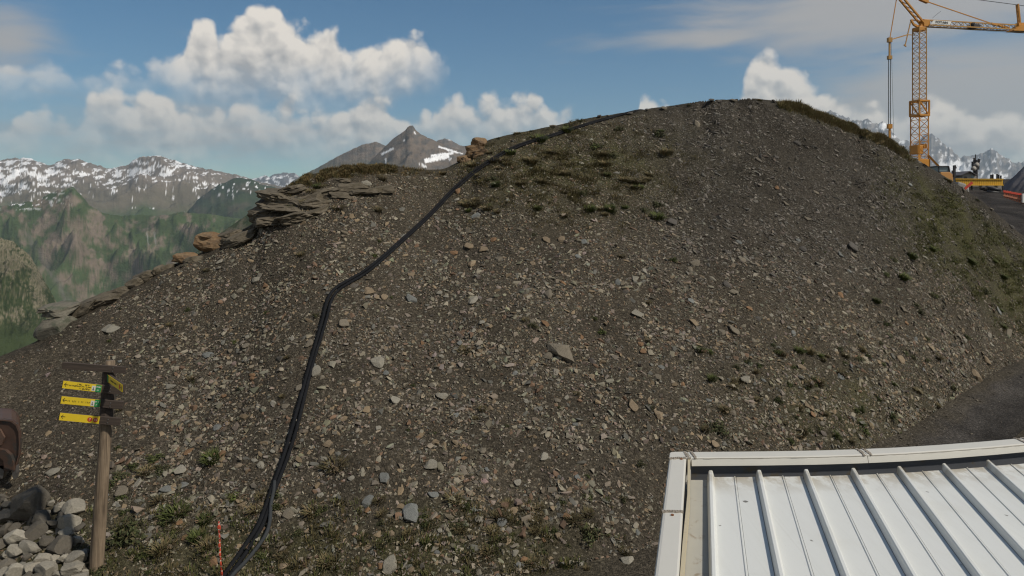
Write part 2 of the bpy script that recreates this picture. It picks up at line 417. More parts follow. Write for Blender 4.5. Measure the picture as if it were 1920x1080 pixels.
M['hut_roof'] = mat_plain('hut_roof', (0.10, 0.095, 0.10), 0.7, 0, 0.2, 2.0)
M['red'] = mat_plain('warning_red', (0.55, 0.06, 0.03), 0.55, 0, 0.1, 3.0)
M['orange_fence'] = mat_plain('fence_orange', (0.42, 0.16, 0.09), 0.7, 0, 0.25, 3.0)
m, t, b = new_mat('striped_tape')
pos = t.node('ShaderNodeTexCoord').outputs['Object']
wv = t.node('ShaderNodeTexWave', bands_direction='Z'); wv.inputs['Scale'].default_value = 5.0; wv.inputs['Distortion'].default_value = 5.0; wv.inputs['Detail'].default_value = 3
t.put(wv.inputs['Vector'], pos)
t.put(b.inputs['Base Color'], t.mix(t.smooth(wv.outputs['Fac'], 0.80, 0.95), (0.50, 0.065, 0.030, 1), (0.50, 0.36, 0.28, 1))); b.inputs['Roughness'].default_value = 0.5
M['tape'] = m

# ------------------------------------------------------------------ the hill
SKY = np.array([(-700, 1000), (-300, 850), (-100, 730), (0, 668), (60, 645), (130, 600), (215, 553), (300, 510), (345, 488), (380, 472), (430, 445), (478, 418), (500, 385), (540, 350), (575, 328), (620, 316),
       (690, 307), (740, 312), (790, 319), (830, 317), (860, 302), (890, 288), (905, 266), (950, 254), (1000, 243), (1050, 233), (1095, 222), (1150, 215), (1200, 207), (1260, 198), (1320, 189),
       (1400, 183), (1450, 188), (1500, 200), (1560, 221), (1620, 243), (1660, 259), (1700, 286), (1760, 324), (1830, 367), (1880, 408), (1920, 446), (2100, 500), (2700, 560)], float)
YC = np.array([(-700, 10.5), (-300, 11.2), (0, 13.2), (200, 14.6), (480, 16.6), (770, 18.5), (900, 19.8), (1090, 21.5), (1400, 24), (1600, 24.6), (1760, 26), (1920, 29), (2100, 32), (2700, 36)], float)
YF = np.array([(-700, 8.8), (0, 9.0), (900, 9.5), (1200, 10.3), (1400, 11.5), (1600, 13.2), (1700, 14.5), (1800, 17.0), (1920, 21.8), (2100, 26), (2700, 30)], float)
PXS = 4.6
PX = np.arange(-420, 2361, PXS); NC = len(PX)
sk = np.interp(PX, SKY[:, 0], SKY[:, 1])
ker = np.hanning(9); ker /= ker.sum()
sk = np.convolve(np.pad(sk, 4, mode='edge'), ker, 'valid')
sk = sk + 2.6 * fbm(PX / 70.0, PX * 0 + 3.3, 3, 0.5)
def smooth_interp(A):
    y = np.interp(PX, A[:, 0], A[:, 1]); k = np.hanning(61); k /= k.sum()
    return np.convolve(np.pad(y, 30, mode='edge'), k, 'valid')
yc = smooth_interp(YC); yf = smooth_interp(YF)
NR0, NR1, NR2, NR3 = 14, 250, 36, 26
KC = ((PX - 960) / F)[:, None]
def hill_table(zc):
    """rows: yard, slope, shoulder, far side"""
    t0 = np.linspace(0, 1, NR0, endpoint=False); t1 = np.linspace(0, 1, NR1, endpoint=False)
    Y0 = 2.5 + (yf[:, None] - 2.5) * t0; Z0 = np.zeros_like(Y0)
    Y1 = yf[:, None] + (yc - yf)[:, None] * t1
    g = 0.84 * t1 + 0.16 * t1 ** 2; gs = 1.16
    tr = 0.045                                        # soft foot
    g = np.where(t1 < tr, g * (0.4 + 0.6 * t1 / tr), g)
    Z1 = zc[:, None] * g
    slope = zc / (yc - yf) * gs
    L = 2.2; d2 = np.linspace(0, L, NR2, endpoint=False)
    back = -0.55 - 0.25 * (PX < 900)
    Y2 = yc[:, None] + d2
    Z2 = zc[:, None] + slope[:, None] * d2 + (back - slope)[:, None] * d2 ** 2 / (2 * L)
    zl = zc + slope * L + (back - slope) * L / 2
    d3 = 160 * np.linspace(0, 1, NR3) ** 2.2
    Y3 = (yc + L)[:, None] + d3; Z3 = zl[:, None] + back[:, None] * d3
    return np.concatenate([Y0, Y1, Y2, Y3], 1), np.concatenate([Z0, Z1, Z2, Z3], 1)
def soft(y, n):
    k = np.hanning(n); k /= k.sum(); return np.convolve(np.pad(y, n // 2, mode='edge'), k, 'valid')
zc = soft(H + (YH - sk) / F * yc, 91)
crest_fix = np.zeros(NC)
row_t = np.concatenate([np.zeros(NR0), np.linspace(0, 1, NR1, endpoint=False), np.ones(NR2 + NR3)])
crest_w = np.concatenate([np.zeros(NR0), np.linspace(0, 1, NR1, endpoint=False) ** 5, np.ones(NR2), np.linspace(1, 0, NR3)])
for it in range(9):
    TY, TZ = hill_table(zc)
    TX = KC * TY
    nz = 0.11 * fbm(TX / 2.6, TY / 2.0, 4) + 0.05 * fbm(TX / 0.55 + 7, TY / 0.45, 3, 0.6)
    # slanting rock steps on the upper right of the hill
    st = (TX * 0.62 + TZ * 0.78) / 0.55 + 0.8 * fbm(TX / 1.5, TZ / 1.2, 3)
    steps = (st - np.floor(st)) ** 3 * 0.20 * np.clip(0.5 + 2.2 * fbm(TX / 1.7 + 5, TZ / 1.1, 3), 0, 1.5) * sstep(PX[:, None], 1120, 1350) * sstep(row_t[None, :], 0.45, 0.8)
    env = sstep(row_t, 0.0, 0.06)[None, :]
    TZn = TZ + (nz + steps) * env + crest_fix[:, None] * crest_w[None, :]
    py = YH - (TZn - H) * F / TY
    top = py[:, NR0:NR0 + NR1 + NR2 + NR3].min(1)
    err = (top - sk) / F * yc
    if it < 4: zc = zc + soft(err, 101) * 0.9
    else: crest_fix = crest_fix + err * 0.9
TZ = TZn
TPY = YH - (TZ - H) * F / TY
NRW = TY.shape[1]
SL0, SL1 = NR0, NR0 + NR1 + 14       # rows usable for placing

def hit(px, py):
    """point of the hill seen at a photo pixel"""
    c = (px - PX[0]) / PXS; i = int(np.clip(math.floor(c), 0, NC - 2)); w = min(max(c - i, 0), 1)
    Yr = TY[i] * (1 - w) + TY[i + 1] * w; Zr = TZ[i] * (1 - w) + TZ[i + 1] * w
    pr = YH - (Zr[SL0 - 4:SL1] - H) * F / Yr[SL0 - 4:SL1]
    k = np.nonzero(pr <= py)[0]
    if len(k) == 0: j = int(np.argmin(pr)); Y = Yr[SL0 - 4 + j]; Z = Zr[SL0 - 4 + j]
    elif k[0] == 0: Y = H * F / (py - YH); Z = 0.0
    else:
        j = k[0]; a = (pr[j - 1] - py) / max(1e-6, pr[j - 1] - pr[j]); q = SL0 - 4 + j
        Y = Yr[q - 1] + a * (Yr[q] - Yr[q - 1]); Z = Zr[q - 1] + a * (Zr[q] - Zr[q - 1])
    return Vector(((px - 960) / F * Y, Y, Z))
def zat(X, Y):
    px = 960 + F * X / Y; c = (px - PX[0]) / PXS; i = int(np.clip(round(c), 0, NC - 1))
    return float(np.interp(Y, TY[i], TZ[i]))
def skyline(px): return float(np.interp(px, PX, TPY[:, NR0:].min(1)))

# colours of the hill's soil, by place
def zone(px, py, X, Y):
    """0 brown scree .. 1 dark slate, and how green the soil is"""
    sl = sstep(px + 0.35 * (420 - py), 1080, 1420) * sstep(py, 640, 380)
    sl = np.clip(sl + 0.35 * fbm(X / 3.0, Y / 3.0, 3), 0, 1)
    s = np.interp(px, PX, sk); d = py - s
    vg = sstep(px, 1600, 1780) * sstep(d, 8, 40) * sstep(d, 260, 120) * 1.0
    vg = np.maximum(vg, 0.8 * sstep(px, 1440, 1490) * sstep(d, 24, 8) * sstep(px, 1760, 1660))
    vg = np.maximum(vg, 1.0 * np.exp(-((px - 1060) / 190) ** 2 - ((py - 310) / 80) ** 2))
    vg = np.maximum(vg, 0.7 * sstep(py, 900, 1040) * sstep(px, 1180, 900))
    vg = np.maximum(vg, 0.6 * np.exp(-((px - 660) / 90) ** 2) * sstep(d, 26, 6))
    vg = np.maximum(vg, 0.7 * np.exp(-((px - 1590) / 190) ** 2 - ((py - 780) / 90) ** 2))
    vg = np.maximum(vg, 0.7 * np.exp(-((px - 250) / 80) ** 2 - ((py - 1020) / 90) ** 2))
    return sl, np.clip(vg * (0.75 + 0.9 * fbm(X / 0.9 + 4, Y / 0.9, 4)), 0, 1)
pxg = np.repeat(PX[:, None], NRW, 1)
sl, vg = zone(pxg, TPY, TX, TY)
brown = np.array([0.070, 0.059, 0.043]); slate = np.array([0.054, 0.047, 0.037]); green = np.array([0.068, 0.066, 0.026])
tintc = brown[None, None] * (1 - sl[..., None]) + slate[None, None] * sl[..., None]
tintc = tintc * (1 - 0.85 * vg[..., None]) + green[None, None] * 0.85 * vg[..., None]
smoothleft = (sstep(pxg, 420, 200) * sstep(TPY, 900, 800))[..., None]
tintc = tintc * (1 + 0.10 * smoothleft)
V = np.stack([TX, TY, TZ], -1).reshape(-1, 3)
ii = np.arange(NC - 1)[:, None] * NRW + np.arange(NRW - 1)[None, :]
Q = np.stack([ii, ii + NRW, ii + NRW + 1, ii + 1], -1).reshape(-1, 4)
hill = obj('hill', np_mesh('hill', V, Q, True, M['soil'], tintc.reshape(-1, 3)))
tag(hill, 'steep brown-grey scree hill filling the middle of the view', 'hill', kind='structure')

# yard behind and under everything
g = MB(); g.add([(-90, -90, -0.06), (90, -90, -0.06), (90, 9.2, -0.06), (-90, 9.2, -0.06)], [(0, 1, 2, 3)])
tag(g.build('ground', M['yard']), 'flat gravel yard at the foot of the hill', 'ground', kind='structure')
g = MB()
g.add([(-16000, -13000, -1500), (16000, -13000, -1500), (16000, 21000, -1500), (-16000, 21000, -1500)], [(0, 1, 2, 3)])
M['valley'] = mat_plain('valley_green', (0.05, 0.07, 0.03), 0.95, 0, 0.3, 0.002)
tag(g.build('valley_floor', M['valley']), 'green valley floor far below the hill', 'terrain', kind='structure')

# lower road round the foot of the hill, with ruts
def road_sheet():
    cols_ = np.arange(1080, 2640, 12.0); acr = np.linspace(0, 1, 60)
    yf_ = np.interp(cols_, PX, yf)
    X0 = (cols_ - 960) / F * yf_; d = np.stack([np.gradient(X0), np.gradient(yf_)], 1); d /= np.linalg.norm(d, axis=1)[:, None]
    nr = np.stack([d[:, 1], -d[:, 0]], 1)                     # outward, away from the hill
    edge = -0.35 + 0.40 * fbm(cols_ / 60, cols_ * 0 + 1.7, 4, 0.6) + 1.0 * sstep(cols_, 1330, 1130)
    dist = edge[:, None] + acr[None, :] * 5.2
    Xr = X0[:, None] + nr[:, :1] * dist; Yr = yf_[:, None] + nr[:, 1:] * dist
    z = 0.03 + 0.20 * np.exp(-((dist + 0.1) / 0.6) ** 2)
    for c in (1.55, 3.2): z = z - 0.15 * np.exp(-((dist - c + 0.15 * fbm(cols_ / 200, cols_ * 0 + c, 2)[:, None]) / 0.16) ** 2) + 0.06 * np.exp(-((dist - c - 0.32) / 0.14) ** 2) + 0.05 * np.exp(-((dist - c + 0.36) / 0.14) ** 2)
    z = z + 0.045 * fbm(Xr / 0.35, Yr / 0.35, 4, 0.6) + 0.02
    z = z * sstep(cols_, 1200, 1420)[:, None] - 0.04 * sstep(cols_, 1330, 1200)[:, None]
    lowend = sstep(cols_, 1600, 1350)[:, None]; ra = sstep(acr, 0.0, 0.14)[None]; z = z * (1 - lowend * (1 - ra)) - 0.04 * lowend * (1 - ra)
    n, k = Xr.shape
    Vv = np.stack([Xr, Yr, z], -1).reshape(-1, 3); ii = np.arange(n - 1)[:, None] * k + np.arange(k - 1)[None]
    cc = np.array([0.060, 0.054, 0.048]) * (1 + 0.5 * fbm(Xr / 1.4, Yr / 1.4, 4, 0.6))[..., None] * (1 - 0.45 * np.exp(-((dist - 1.45) / 0.28) ** 2) - 0.40 * np.exp(-((dist - 3.1) / 0.28) ** 2) + 0.25 * np.exp(-((dist - 2.2) / 0.4) ** 2))[..., None]
    vr = sstep(dist + 0.35 * fbm(Xr / 0.5, Yr / 0.5, 4, 0.6), 0.5, -0.1)[..., None]; cc = cc * (1 - vr) + np.array([0.078, 0.066, 0.048]) * vr
    global ROADG; ROADG = (Xr, Yr, z, dist)
    return np_mesh('road', Vv, np.stack([ii, ii + 1, ii + k + 1, ii + k], -1).reshape(-1, 4), True, M['soil'], cc.reshape(-1, 3))
tag(obj('road', road_sheet()), 'dark rutted gravel track curving round the foot of the hill', 'road', kind='structure')

# ------------------------------------------------------------------ plateau with the building site on the right
def plateau_z(X, Y):
    return np.interp(Y, [28, 34, 40, 52, 58, 80, 140], [3.2, 4.1, 4.75, 5.9, 6.0, 8.0, 8.0]) + 0.0 * X
def sheet(x0, x1, y0, y1, nx, ny, fz):
    x = np.linspace(x0, x1, nx); y = np.linspace(y0, y1, ny); X, Y = np.meshgrid(x, y, indexing='ij')
    Vv = np.stack([X, Y, fz(X, Y)], -1).reshape(-1, 3); ii = np.arange(nx - 1)[:, None] * ny + np.arange(ny - 1)[None]
    return Vv, np.stack([ii, ii + ny, ii + ny + 1, ii + 1], -1).reshape(-1, 4)
Vv, Qq = sheet(14, 120, 29, 96, 110, 70, lambda X, Y: plateau_z(X, Y) + 0.10 * fbm(X / 3, Y / 3, 3) - 0.05)
tag(obj('terrain', np_mesh('terrain', Vv, Qq, True, M['soil'], np.tile(np.array((0.055, 0.048, 0.042)), (len(Vv), 1)))), 'gravel terrace of the building site behind the hill', 'terrain', kind='structure')
Vv, Qq = sheet(0, 1, 0, 1, 24, 80, lambda X, Y: X * 0)
yy = 30.5 + Vv[:, 1] * 24.0
cx = np.interp(yy, [30, 34, 40, 46, 52, 56], [25.0, 26.6, 28.8, 32.2, 36.0, 38.6]); Xr = cx + (Vv[:, 0] - 0.5) * 6.4
dd = (Vv[:, 0] - 0.5) * 6.4
zz = plateau_z(Xr, yy) + 0.12 - 0.05 * np.exp(-((np.abs(dd) - 0.9) / 0.25) ** 2) + 0.03 * fbm(Xr / 0.4, yy / 0.4, 3)
tag(obj('site_road', np_mesh('site_road', np.stack([Xr, yy, zz], 1), Qq, True, M['soil'], np.array([0.050, 0.044, 0.039]) * (1 + 0.6 * fbm(Xr / 1.1, yy / 2.5, 4, 0.6))[:, None] * (1 - 0.3 * np.exp(-((np.abs(dd) - 0.9) / 0.3) ** 2))[:, None])), 'dark gravel road climbing to the building site', 'road', kind='structure')
# grey spoil heap at the right edge
Vv, Qq = sheet(-1, 1, -1, 1, 60, 60, lambda X, Y: X * 0)
r = np.hypot(Vv[:, 0], Vv[:, 1]); hx = 47.6 + Vv[:, 0] * 3.6; hy = 62 + Vv[:, 1] * 3.6
hz = 5.9 + 4.0 * np.clip(1 - r, 0, 1) ** 0.9 + 0.22 * fbm(np.arctan2(Vv[:, 1], Vv[:, 0]) * 6, r * 3, 4)
M['spoil'] = mat_plain('spoil_grey', (0.17, 0.16, 0.165), 0.95, 0, 0.45, 0.8, 0.05)
tag(obj('spoil_heap', np_mesh('spoil_heap', np.stack([hx, hy, hz], 1), Qq, True, M['spoil'])), 'grey spoil heap at the right edge behind the site road', 'heap')

# ------------------------------------------------------------------ mountains
M['mountain'] = None
m, t, b = new_mat('mountain_ground')
at = t.node('ShaderNodeAttribute', attribute_name='tint').outputs['Color']
pos = t.node('ShaderNodeNewGeometry').outputs['Position']
n = t.noise(pos, 0.012, 8, 0.68); n2 = t.noise(t.vmath('MULTIPLY', pos, (1, 1, 2.2)), 0.0032, 6, 0.6)
cc = t.vmath('SCALE', at, scale=t.math('MULTIPLY', t.math('MULTIPLY_ADD', n, 1.1, 0.45), t.math('MULTIPLY_ADD', n2, 0.5, 0.75)))
t.put(b.inputs['Base Color'], cc); b.inputs['Roughness'].default_value = 0.95; b.inputs['Specular IOR Level'].default_value = 0.05
bump(t, b, n, 0.8, 26.0); M['mountain'] = m

def mountain(name, label, sky_pts, Yc_, Yn, z_near, px0, px1, step, paint, jag=4.0, rough=1.0, wav=900.0, rows=130, pw=1.0, back=0.5):
    px = np.arange(px0, px1 + 1, step); s = np.interp(px, [p[0] for p in sky_pts], [p[1] for p in sky_pts])
    s = s + jag * fbm(px / 14.0, px * 0 + len(name) * 1.3, 5, 0.6)
    zc_ = H + (YH - s) / F * Yc_
    t1 = np.linspace(0, 1.35, rows); Y = Yn + (Yc_ - Yn) * t1
    X = ((px - 960) / F)[:, None] * Y[None]; Yg = np.repeat(Y[None], len(px), 0); tg = np.repeat(t1[None], len(px), 0)
    Z = z_near + (zc_[:, None] - z_near) * np.where(tg <= 1, np.clip(tg, 0, 1) ** pw, 1 - (tg - 1) * back * 2.2)
    relief = ridged(X / wav, Yg / wav, 6) - 0.9
    Z = Z + relief * rough * (0.10 + 0.0) * (zc_[:, None] - z_near) * np.clip(np.sin(np.pi * np.clip(tg, 0, 1)) * 1.4, 0, 1)
    pyv = YH - (Z - H) * F / Yg
    over = np.minimum(pyv - s[:, None], 0) * (tg < 1)               # nothing in front pokes over the ridge line
    Z = Z + over / F * Yg
    pyv = YH - (Z - H) * F / Yg
    gx = np.gradient(Z, axis=0) / np.maximum(np.abs(np.gradient(X, axis=0)), 1e-3); gy = np.gradient(Z, axis=1) / np.gradient(Yg, axis=1)
    steep = np.hypot(gx, gy)
    c = paint(np.repeat(px[:, None], rows, 1), pyv, X, Yg, Z, steep, relief, tg)
    Vv = np.stack([X, Yg, Z], -1).reshape(-1, 3); k = rows; ii = np.arange(len(px) - 1)[:, None] * k + np.arange(k - 1)[None]
    o = obj(name, np_mesh(name, Vv, np.stack([ii, ii + k, ii + k + 1, ii + 1], -1).reshape(-1, 4), True, M['mountain'], c.reshape(-1, 3)))
    return tag(o, label, 'mountain', kind='structure')
def lerp(a, b_, k): return np.asarray(a) * (1 - k[..., None]) + np.asarray(b_) * k[..., None]
ROCK = (0.20, 0.165, 0.135); RED = (0.20, 0.158, 0.118); GREEN = (0.062, 0.088, 0.034); SNOW = (0.85, 0.85, 0.85); MEAD = (0.10, 0.10, 0.055)

def paint_back(px, py, X, Y, Z, st, rl, tg):
    c = lerp(ROCK, (0.14, 0.12, 0.085), sstep(py + 18 * fbm(px / 40, py / 20, 3), 325, 370))
    c = lerp(c, GREEN, sstep(py + 25 * fbm(px / 50, py / 25, 4), 375, 410))
    n = fbm(px / 22 + 2 + (py - 300) * 0.05, py / 7, 5, 0.66) + 0.30 * fbm(px / 6, py / 3.0, 3) + 0.25 * (0.25 - rl)
    amt = 0.20 + 0.30 * sstep(px, 190, 60) + 0.26 * np.exp(-((px - 300) / 75) ** 2) * sstep(py, 345, 305) + 0.22 * np.exp(-((py - 326) / 9) ** 2) * sstep(px, 420, 300)
    amt = amt - sstep(py, 345, 385) * 0.42 - sstep(px, 370, 450) * 0.25
    return lerp(c, SNOW, sstep(n, 0.57 - amt, 0.66 - amt))
mountain('mountain_range', 'snow-streaked brown mountain range at the far left skyline',
         [(-400, 330), (-150, 312), (0, 300), (30, 295), (60, 297), (92, 311), (118, 298), (150, 299), (178, 308), (205, 316), (236, 310), (255, 297), (268, 293), (300, 291), (328, 301), (360, 310), (400, 319), (440, 326), (490, 341), (540, 352), (640, 380)],
         8200, 5200, -300, -160, 640, 1.5, paint_back, 3.0, 1.8, 900, 180)
def paint_far(px, py, X, Y, Z, st, rl, tg):
    n = fbm(px / 12, py / 6, 4, 0.6)
    return lerp((0.13, 0.12, 0.12), SNOW, sstep(n, 0.12, 0.22) * sstep(px, 590, 520))
mountain('far_ridge', 'far blue ridge with snow in the gap left of the pointed peak', [(420, 345), (460, 338), (482, 334), (496, 326), (505, 331), (520, 324), (545, 322), (565, 330), (600, 335), (660, 350)], 14000, 11500, -200, 415, 660, 2, paint_far, 3.5, 0.8, 1500, 60)

def paint_mid(px, py, X, Y, Z, st, rl, tg):
    n = fbm(px / 34, py / 26, 5, 0.6); n2 = fbm(px / 9, py / 12, 4, 0.6)
    cliff = sstep(n + 0.55 * np.exp(-((px - 130) / 60) ** 2 - ((py - 425) / 55) ** 2) + 0.35 * np.exp(-((px - 190) / 70) ** 2 - ((py - 500) / 60) ** 2) + 0.35 * n2, 0.05, 0.50)
    c = lerp(GREEN, RED, cliff)
    c = lerp(c, (0.075, 0.085, 0.035), sstep(n2, 0.1, 0.5) * 0.6)
    gul = np.exp(-((px - (45 + (py - 430) * 0.62)) / 7) ** 2) * sstep(py, 420, 450)
    c = lerp(c, (0.15, 0.135, 0.115), np.clip(gul * (0.6 + 1.2 * n2), 0, 0.8))
    for fx in (283, 297):                                   # thin waterfalls
        c = lerp(c, (0.5, 0.5, 0.5), np.exp(-((px - (fx - 8 + (py - 430) * 0.12 + 2 * fbm(py / 8, px * 0 + fx, 2))) / 0.9) ** 2) * sstep(py, 432, 438) * sstep(py, 466, 452) * 0.45)
    sn = fbm(px / 15 + 9, py / 5, 4, 0.6)
    return lerp(c, SNOW, sstep(sn, 0.26, 0.32) * sstep(py, 398, 384) * sstep(px, 150, 60))
mountain('valley_ridge', 'green valley side with a reddish cliff knoll below the snowy range',
         [(-400, 400), (-100, 392), (0, 386), (40, 381), (75, 372), (100, 360), (122, 352), (137, 350), (150, 363), (170, 386), (195, 400), (230, 404), (262, 402), (300, 404), (340, 398), (400, 402), (450, 410), (520, 430), (620, 450)],
         4200, 2900, -820, -160, 620, 1.7, paint_mid, 2.0, 2.2, 420, 210, 1.0)
def paint_near(px, py, X, Y, Z, st, rl, tg):
    n = 0.8 * fbm(px / 30 + 3, py / 34, 5, 0.66) + 0.5 * fbm(px / 7, py / 6, 4, 0.6)
    c = lerp((0.040, 0.056, 0.024), (0.20, 0.175, 0.12), sstep(n + sstep(py, 620, 450) * 0.45, 0.08, 0.36))
    n3 = fbm(px / 6 + 8, py / 5, 4, 0.7)
    c = lerp(c, (0.10, 0.10, 0.055), sstep(n3, 0.05, 0.35) * 0.8); c = lerp(c, (0.035, 0.045, 0.02), sstep(n3, -0.1, -0.4) * 0.7)
    return lerp(c, (0.045, 0.06, 0.025), sstep(py, 590, 630))
mountain('near_spur', 'tan rocky spur with dark scrub at the left edge of the view', [(-400, 380), (-200, 400), (-60, 425), (0, 446), (30, 456), (58, 480), (80, 520), (100, 555), (120, 590), (150, 640), (230, 760)], 1300, 900, -330, -160, 240, 1.5, paint_near, 3.0, 1.0, 110, 190)
def paint_spur(px, py, X, Y, Z, st, rl, tg):
    n = fbm(px / 30, py / 18, 4)
    c = lerp((0.040, 0.055, 0.026), (0.075, 0.07, 0.045), sstep(n, 0.0, 0.4))
    sn = fbm(px / 9 + 5, py / 4, 3, 0.6)
    return lerp(c, SNOW, sstep(sn, 0.38, 0.44) * sstep(py, 372, 360))
def paint_slope(px, py, X, Y, Z, st, rl, tg):
    n = fbm(px / 20, py / 12, 4)
    return lerp((0.065, 0.080, 0.036), (0.14, 0.125, 0.08), sstep(n, 0.05, 0.35))
mountain('dark_spur', 'dark green flank below the snowy range, shaped to fall left into shade', [(320, 420), (350, 395), (380, 366), (410, 346), (445, 332), (470, 336), (490, 345), (520, 352), (620, 380)], 6200, 4000, -500, 318, 620, 1.6, paint_spur, 2.0, 1.2, 700, 90, 0.8)  # spur added facing away from the sun, in place of cloud shadow
mountain('green_slope', 'smooth green slope dropping into the valley behind the hill', [(330, 505), (370, 470), (420, 432), (470, 398), (500, 378), (540, 350), (575, 334), (640, 318), (760, 330)], 1500, 900, -160, 325, 760, 3, paint_slope, 1.5, 0.7, 240, 70)
def paint_peak(px, py, X, Y, Z, st, rl, tg):
    c = lerp((0.165, 0.135, 0.11), (0.115, 0.105, 0.095), sstep(fbm(px / 16, py / 10, 4), -0.1, 0.3))
    c = lerp(c, (0.085, 0.09, 0.06), sstep(py, 290, 318) * 0.6 * sstep(px, 800, 700))
    def streak(x0, y0, x1, y1, w):
        L = math.hypot(x1 - x0, y1 - y0); ux, uy = (x1 - x0) / L, (y1 - y0) / L
        a = (px - x0) * ux + (py - y0) * uy; d = np.abs(-(px - x0) * uy + (py - y0) * ux) + 1.6 * fbm(px / 5, py / 4, 3)
        return sstep(d, w, w - 1.2) * sstep(a, -1, 1) * sstep(a, L + 1, L - 1)
    s = streak(715, 289, 738, 278, 2.4)
    for q in ((757, 262, 759, 264, 2.2), (723, 297, 724, 306, 2.0), (776, 247, 780, 252, 1.4), (796, 302, 842, 292, 5.0), (808, 292, 850, 287, 2.6), (822, 275, 856, 285, 2.2), (838, 282, 868, 288, 1.6), (786, 306, 800, 314, 1.8), (838, 259, 846, 262, 1.4), (846, 296, 842, 300, 2.0)):
        s = np.maximum(s, streak(*q))
    return lerp(c, SNOW, s)
mountain('peak_shoulder', 'brown rounded shoulder left of the pointed peak', [(540, 345), (570, 326), (600, 311), (640, 289), (672, 274), (692, 266), (704, 265), (720, 270), (740, 280), (790, 300)], 5200, 4200, -100, 540, 800, 1.5, paint_peak, 1.8, 0.6, 420, 80)
mountain('mountain_peak', 'pointed brown peak with a rocky cap and small snowfields', [(640, 345), (680, 315), (705, 292), (722, 274), (740, 258), (752, 249), (760, 244), (764, 238), (768, 235), (774, 236), (779, 243), (790, 252), (805, 259), (825, 267), (842, 276), (870, 282), (905, 287), (980, 300)], 4200, 3300, -100, 640, 985, 1.2, paint_peak, 1.6, 0.9, 330, 120)
mountain('back_ridge', 'grey snowy ridge showing right of the pointed peak', [(800, 275), (822, 262), (834, 258), (846, 262), (860, 271), (885, 276), (930, 290)], 6500, 5600, 0, 800, 930, 2, paint_peak, 1.5, 0.6, 500, 50)
def paint_granite(px, py, X, Y, Z, st, rl, tg):
    n = fbm(px / 11, py / 16, 5, 0.62)
    c = lerp((0.12, 0.115, 0.12), (0.26, 0.235, 0.215), sstep(n, -0.2, 0.35))
    gl = np.exp(-((px - 1790) / 42) ** 2 - ((py - 316) / 17) ** 2) + 0.8 * np.exp(-((px - 1865) / 22) ** 2 - ((py - 332) / 9) ** 2) + 0.7 * np.exp(-((px - 1655) / 14) ** 2 - ((py - 238) / 9) ** 2) + 0.5 * np.exp(-((px - 1692) / 12) ** 2 - ((py - 268) / 6) ** 2)
    s = sstep(gl + 0.45 * n, 0.42, 0.56)
    s = np.maximum(s, sstep(fbm(px / 8 + 3, py / 9, 4, 0.6), 0.30, 0.38) * 0.8)
    return lerp(c, SNOW, s)
mountain('granite_massif', 'hazy granite massif with glaciers behind the crane', [(1480, 240), (1530, 225), (1555, 206), (1575, 214), (1600, 226), (1625, 222), (1645, 232), (1655, 228), (1668, 240), (1690, 262), (1712, 268), (1735, 252), (1748, 251), (1764, 264), (1785, 282), (1800, 292), (1822, 293), (1845, 285), (1860, 277), (1872, 288), (1890, 297), (1905, 305), (1925, 300), (1990, 310), (2200, 290), (2500, 310)],
         13000, 9500, -300, 1475, 2500, 2, paint_granite, 6.5, 1.3, 1300, 130)

# ------------------------------------------------------------------ air
hz = MB(); hz.box((0, 4000, 449), (34000, 36000, 3902))
m = bpy.data.materials.new('haze_air'); m.use_nodes = True; nt = m.node_tree; nt.nodes.clear()
o_ = nt.nodes.new('ShaderNodeOutputMaterial'); pv = nt.nodes.new('ShaderNodeVolumePrincipled')
pv.inputs['Density'].default_value = 4.0e-5; pv.inputs['Color'].default_value = (0.68, 0.86, 1.0, 1); pv.inputs['Anisotropy'].default_value = 0.1
nt.links.new(pv.outputs[0], o_.inputs['Volume'])
tag(hz.build('haze', m), 'thin blue summer haze over the valleys', 'haze', kind='stuff')

# ------------------------------------------------------------------ stones
def cut_rock(seed, sub=2, flat=0.5, cuts=9, rough=0.05, elong=1.0, dmin=0.50, boxy=0):
    """a boulder: a ball chopped by planes, slightly rough"""
    r = np.random.default_rng(seed)
    bm = bmesh.new(); bmesh.ops.create_icosphere(bm, subdivisions=sub, radius=1.0)
    bm.verts.ensure_lookup_table()
    V = np.array([v.co[:] for v in bm.verts]); Fc = np.array([[v.index for v in f.verts] for f in bm.faces]); bm.free()
    if boxy: V = V / ((np.abs(V) ** boxy).sum(1) ** (1.0 / boxy))[:, None]; V = V * 0.86
    for k in range(cuts):
        n = r.normal(size=3); n /= np.linalg.norm(n); d = r.uniform(dmin, 0.86)
        s = V @ n - d; V = V - np.outer(np.clip(s, 0, None), n) * 0.96
    a = r.uniform(0, 7, 3)
    V = V * (1 + rough * (fbm(V[:, 0] * 1.7 + a[0], V[:, 1] * 1.7 + V[:, 2] * 1.3 + a[1], 4, 0.6))[:, None] * 1.5)
    V[:, 0] *= elong; V[:, 2] *= flat
    ext = V.max(0) - V.min(0); V = (V - (V.max(0) + V.min(0)) / 2) / max(ext[0], ext[1])
    return V, Fc
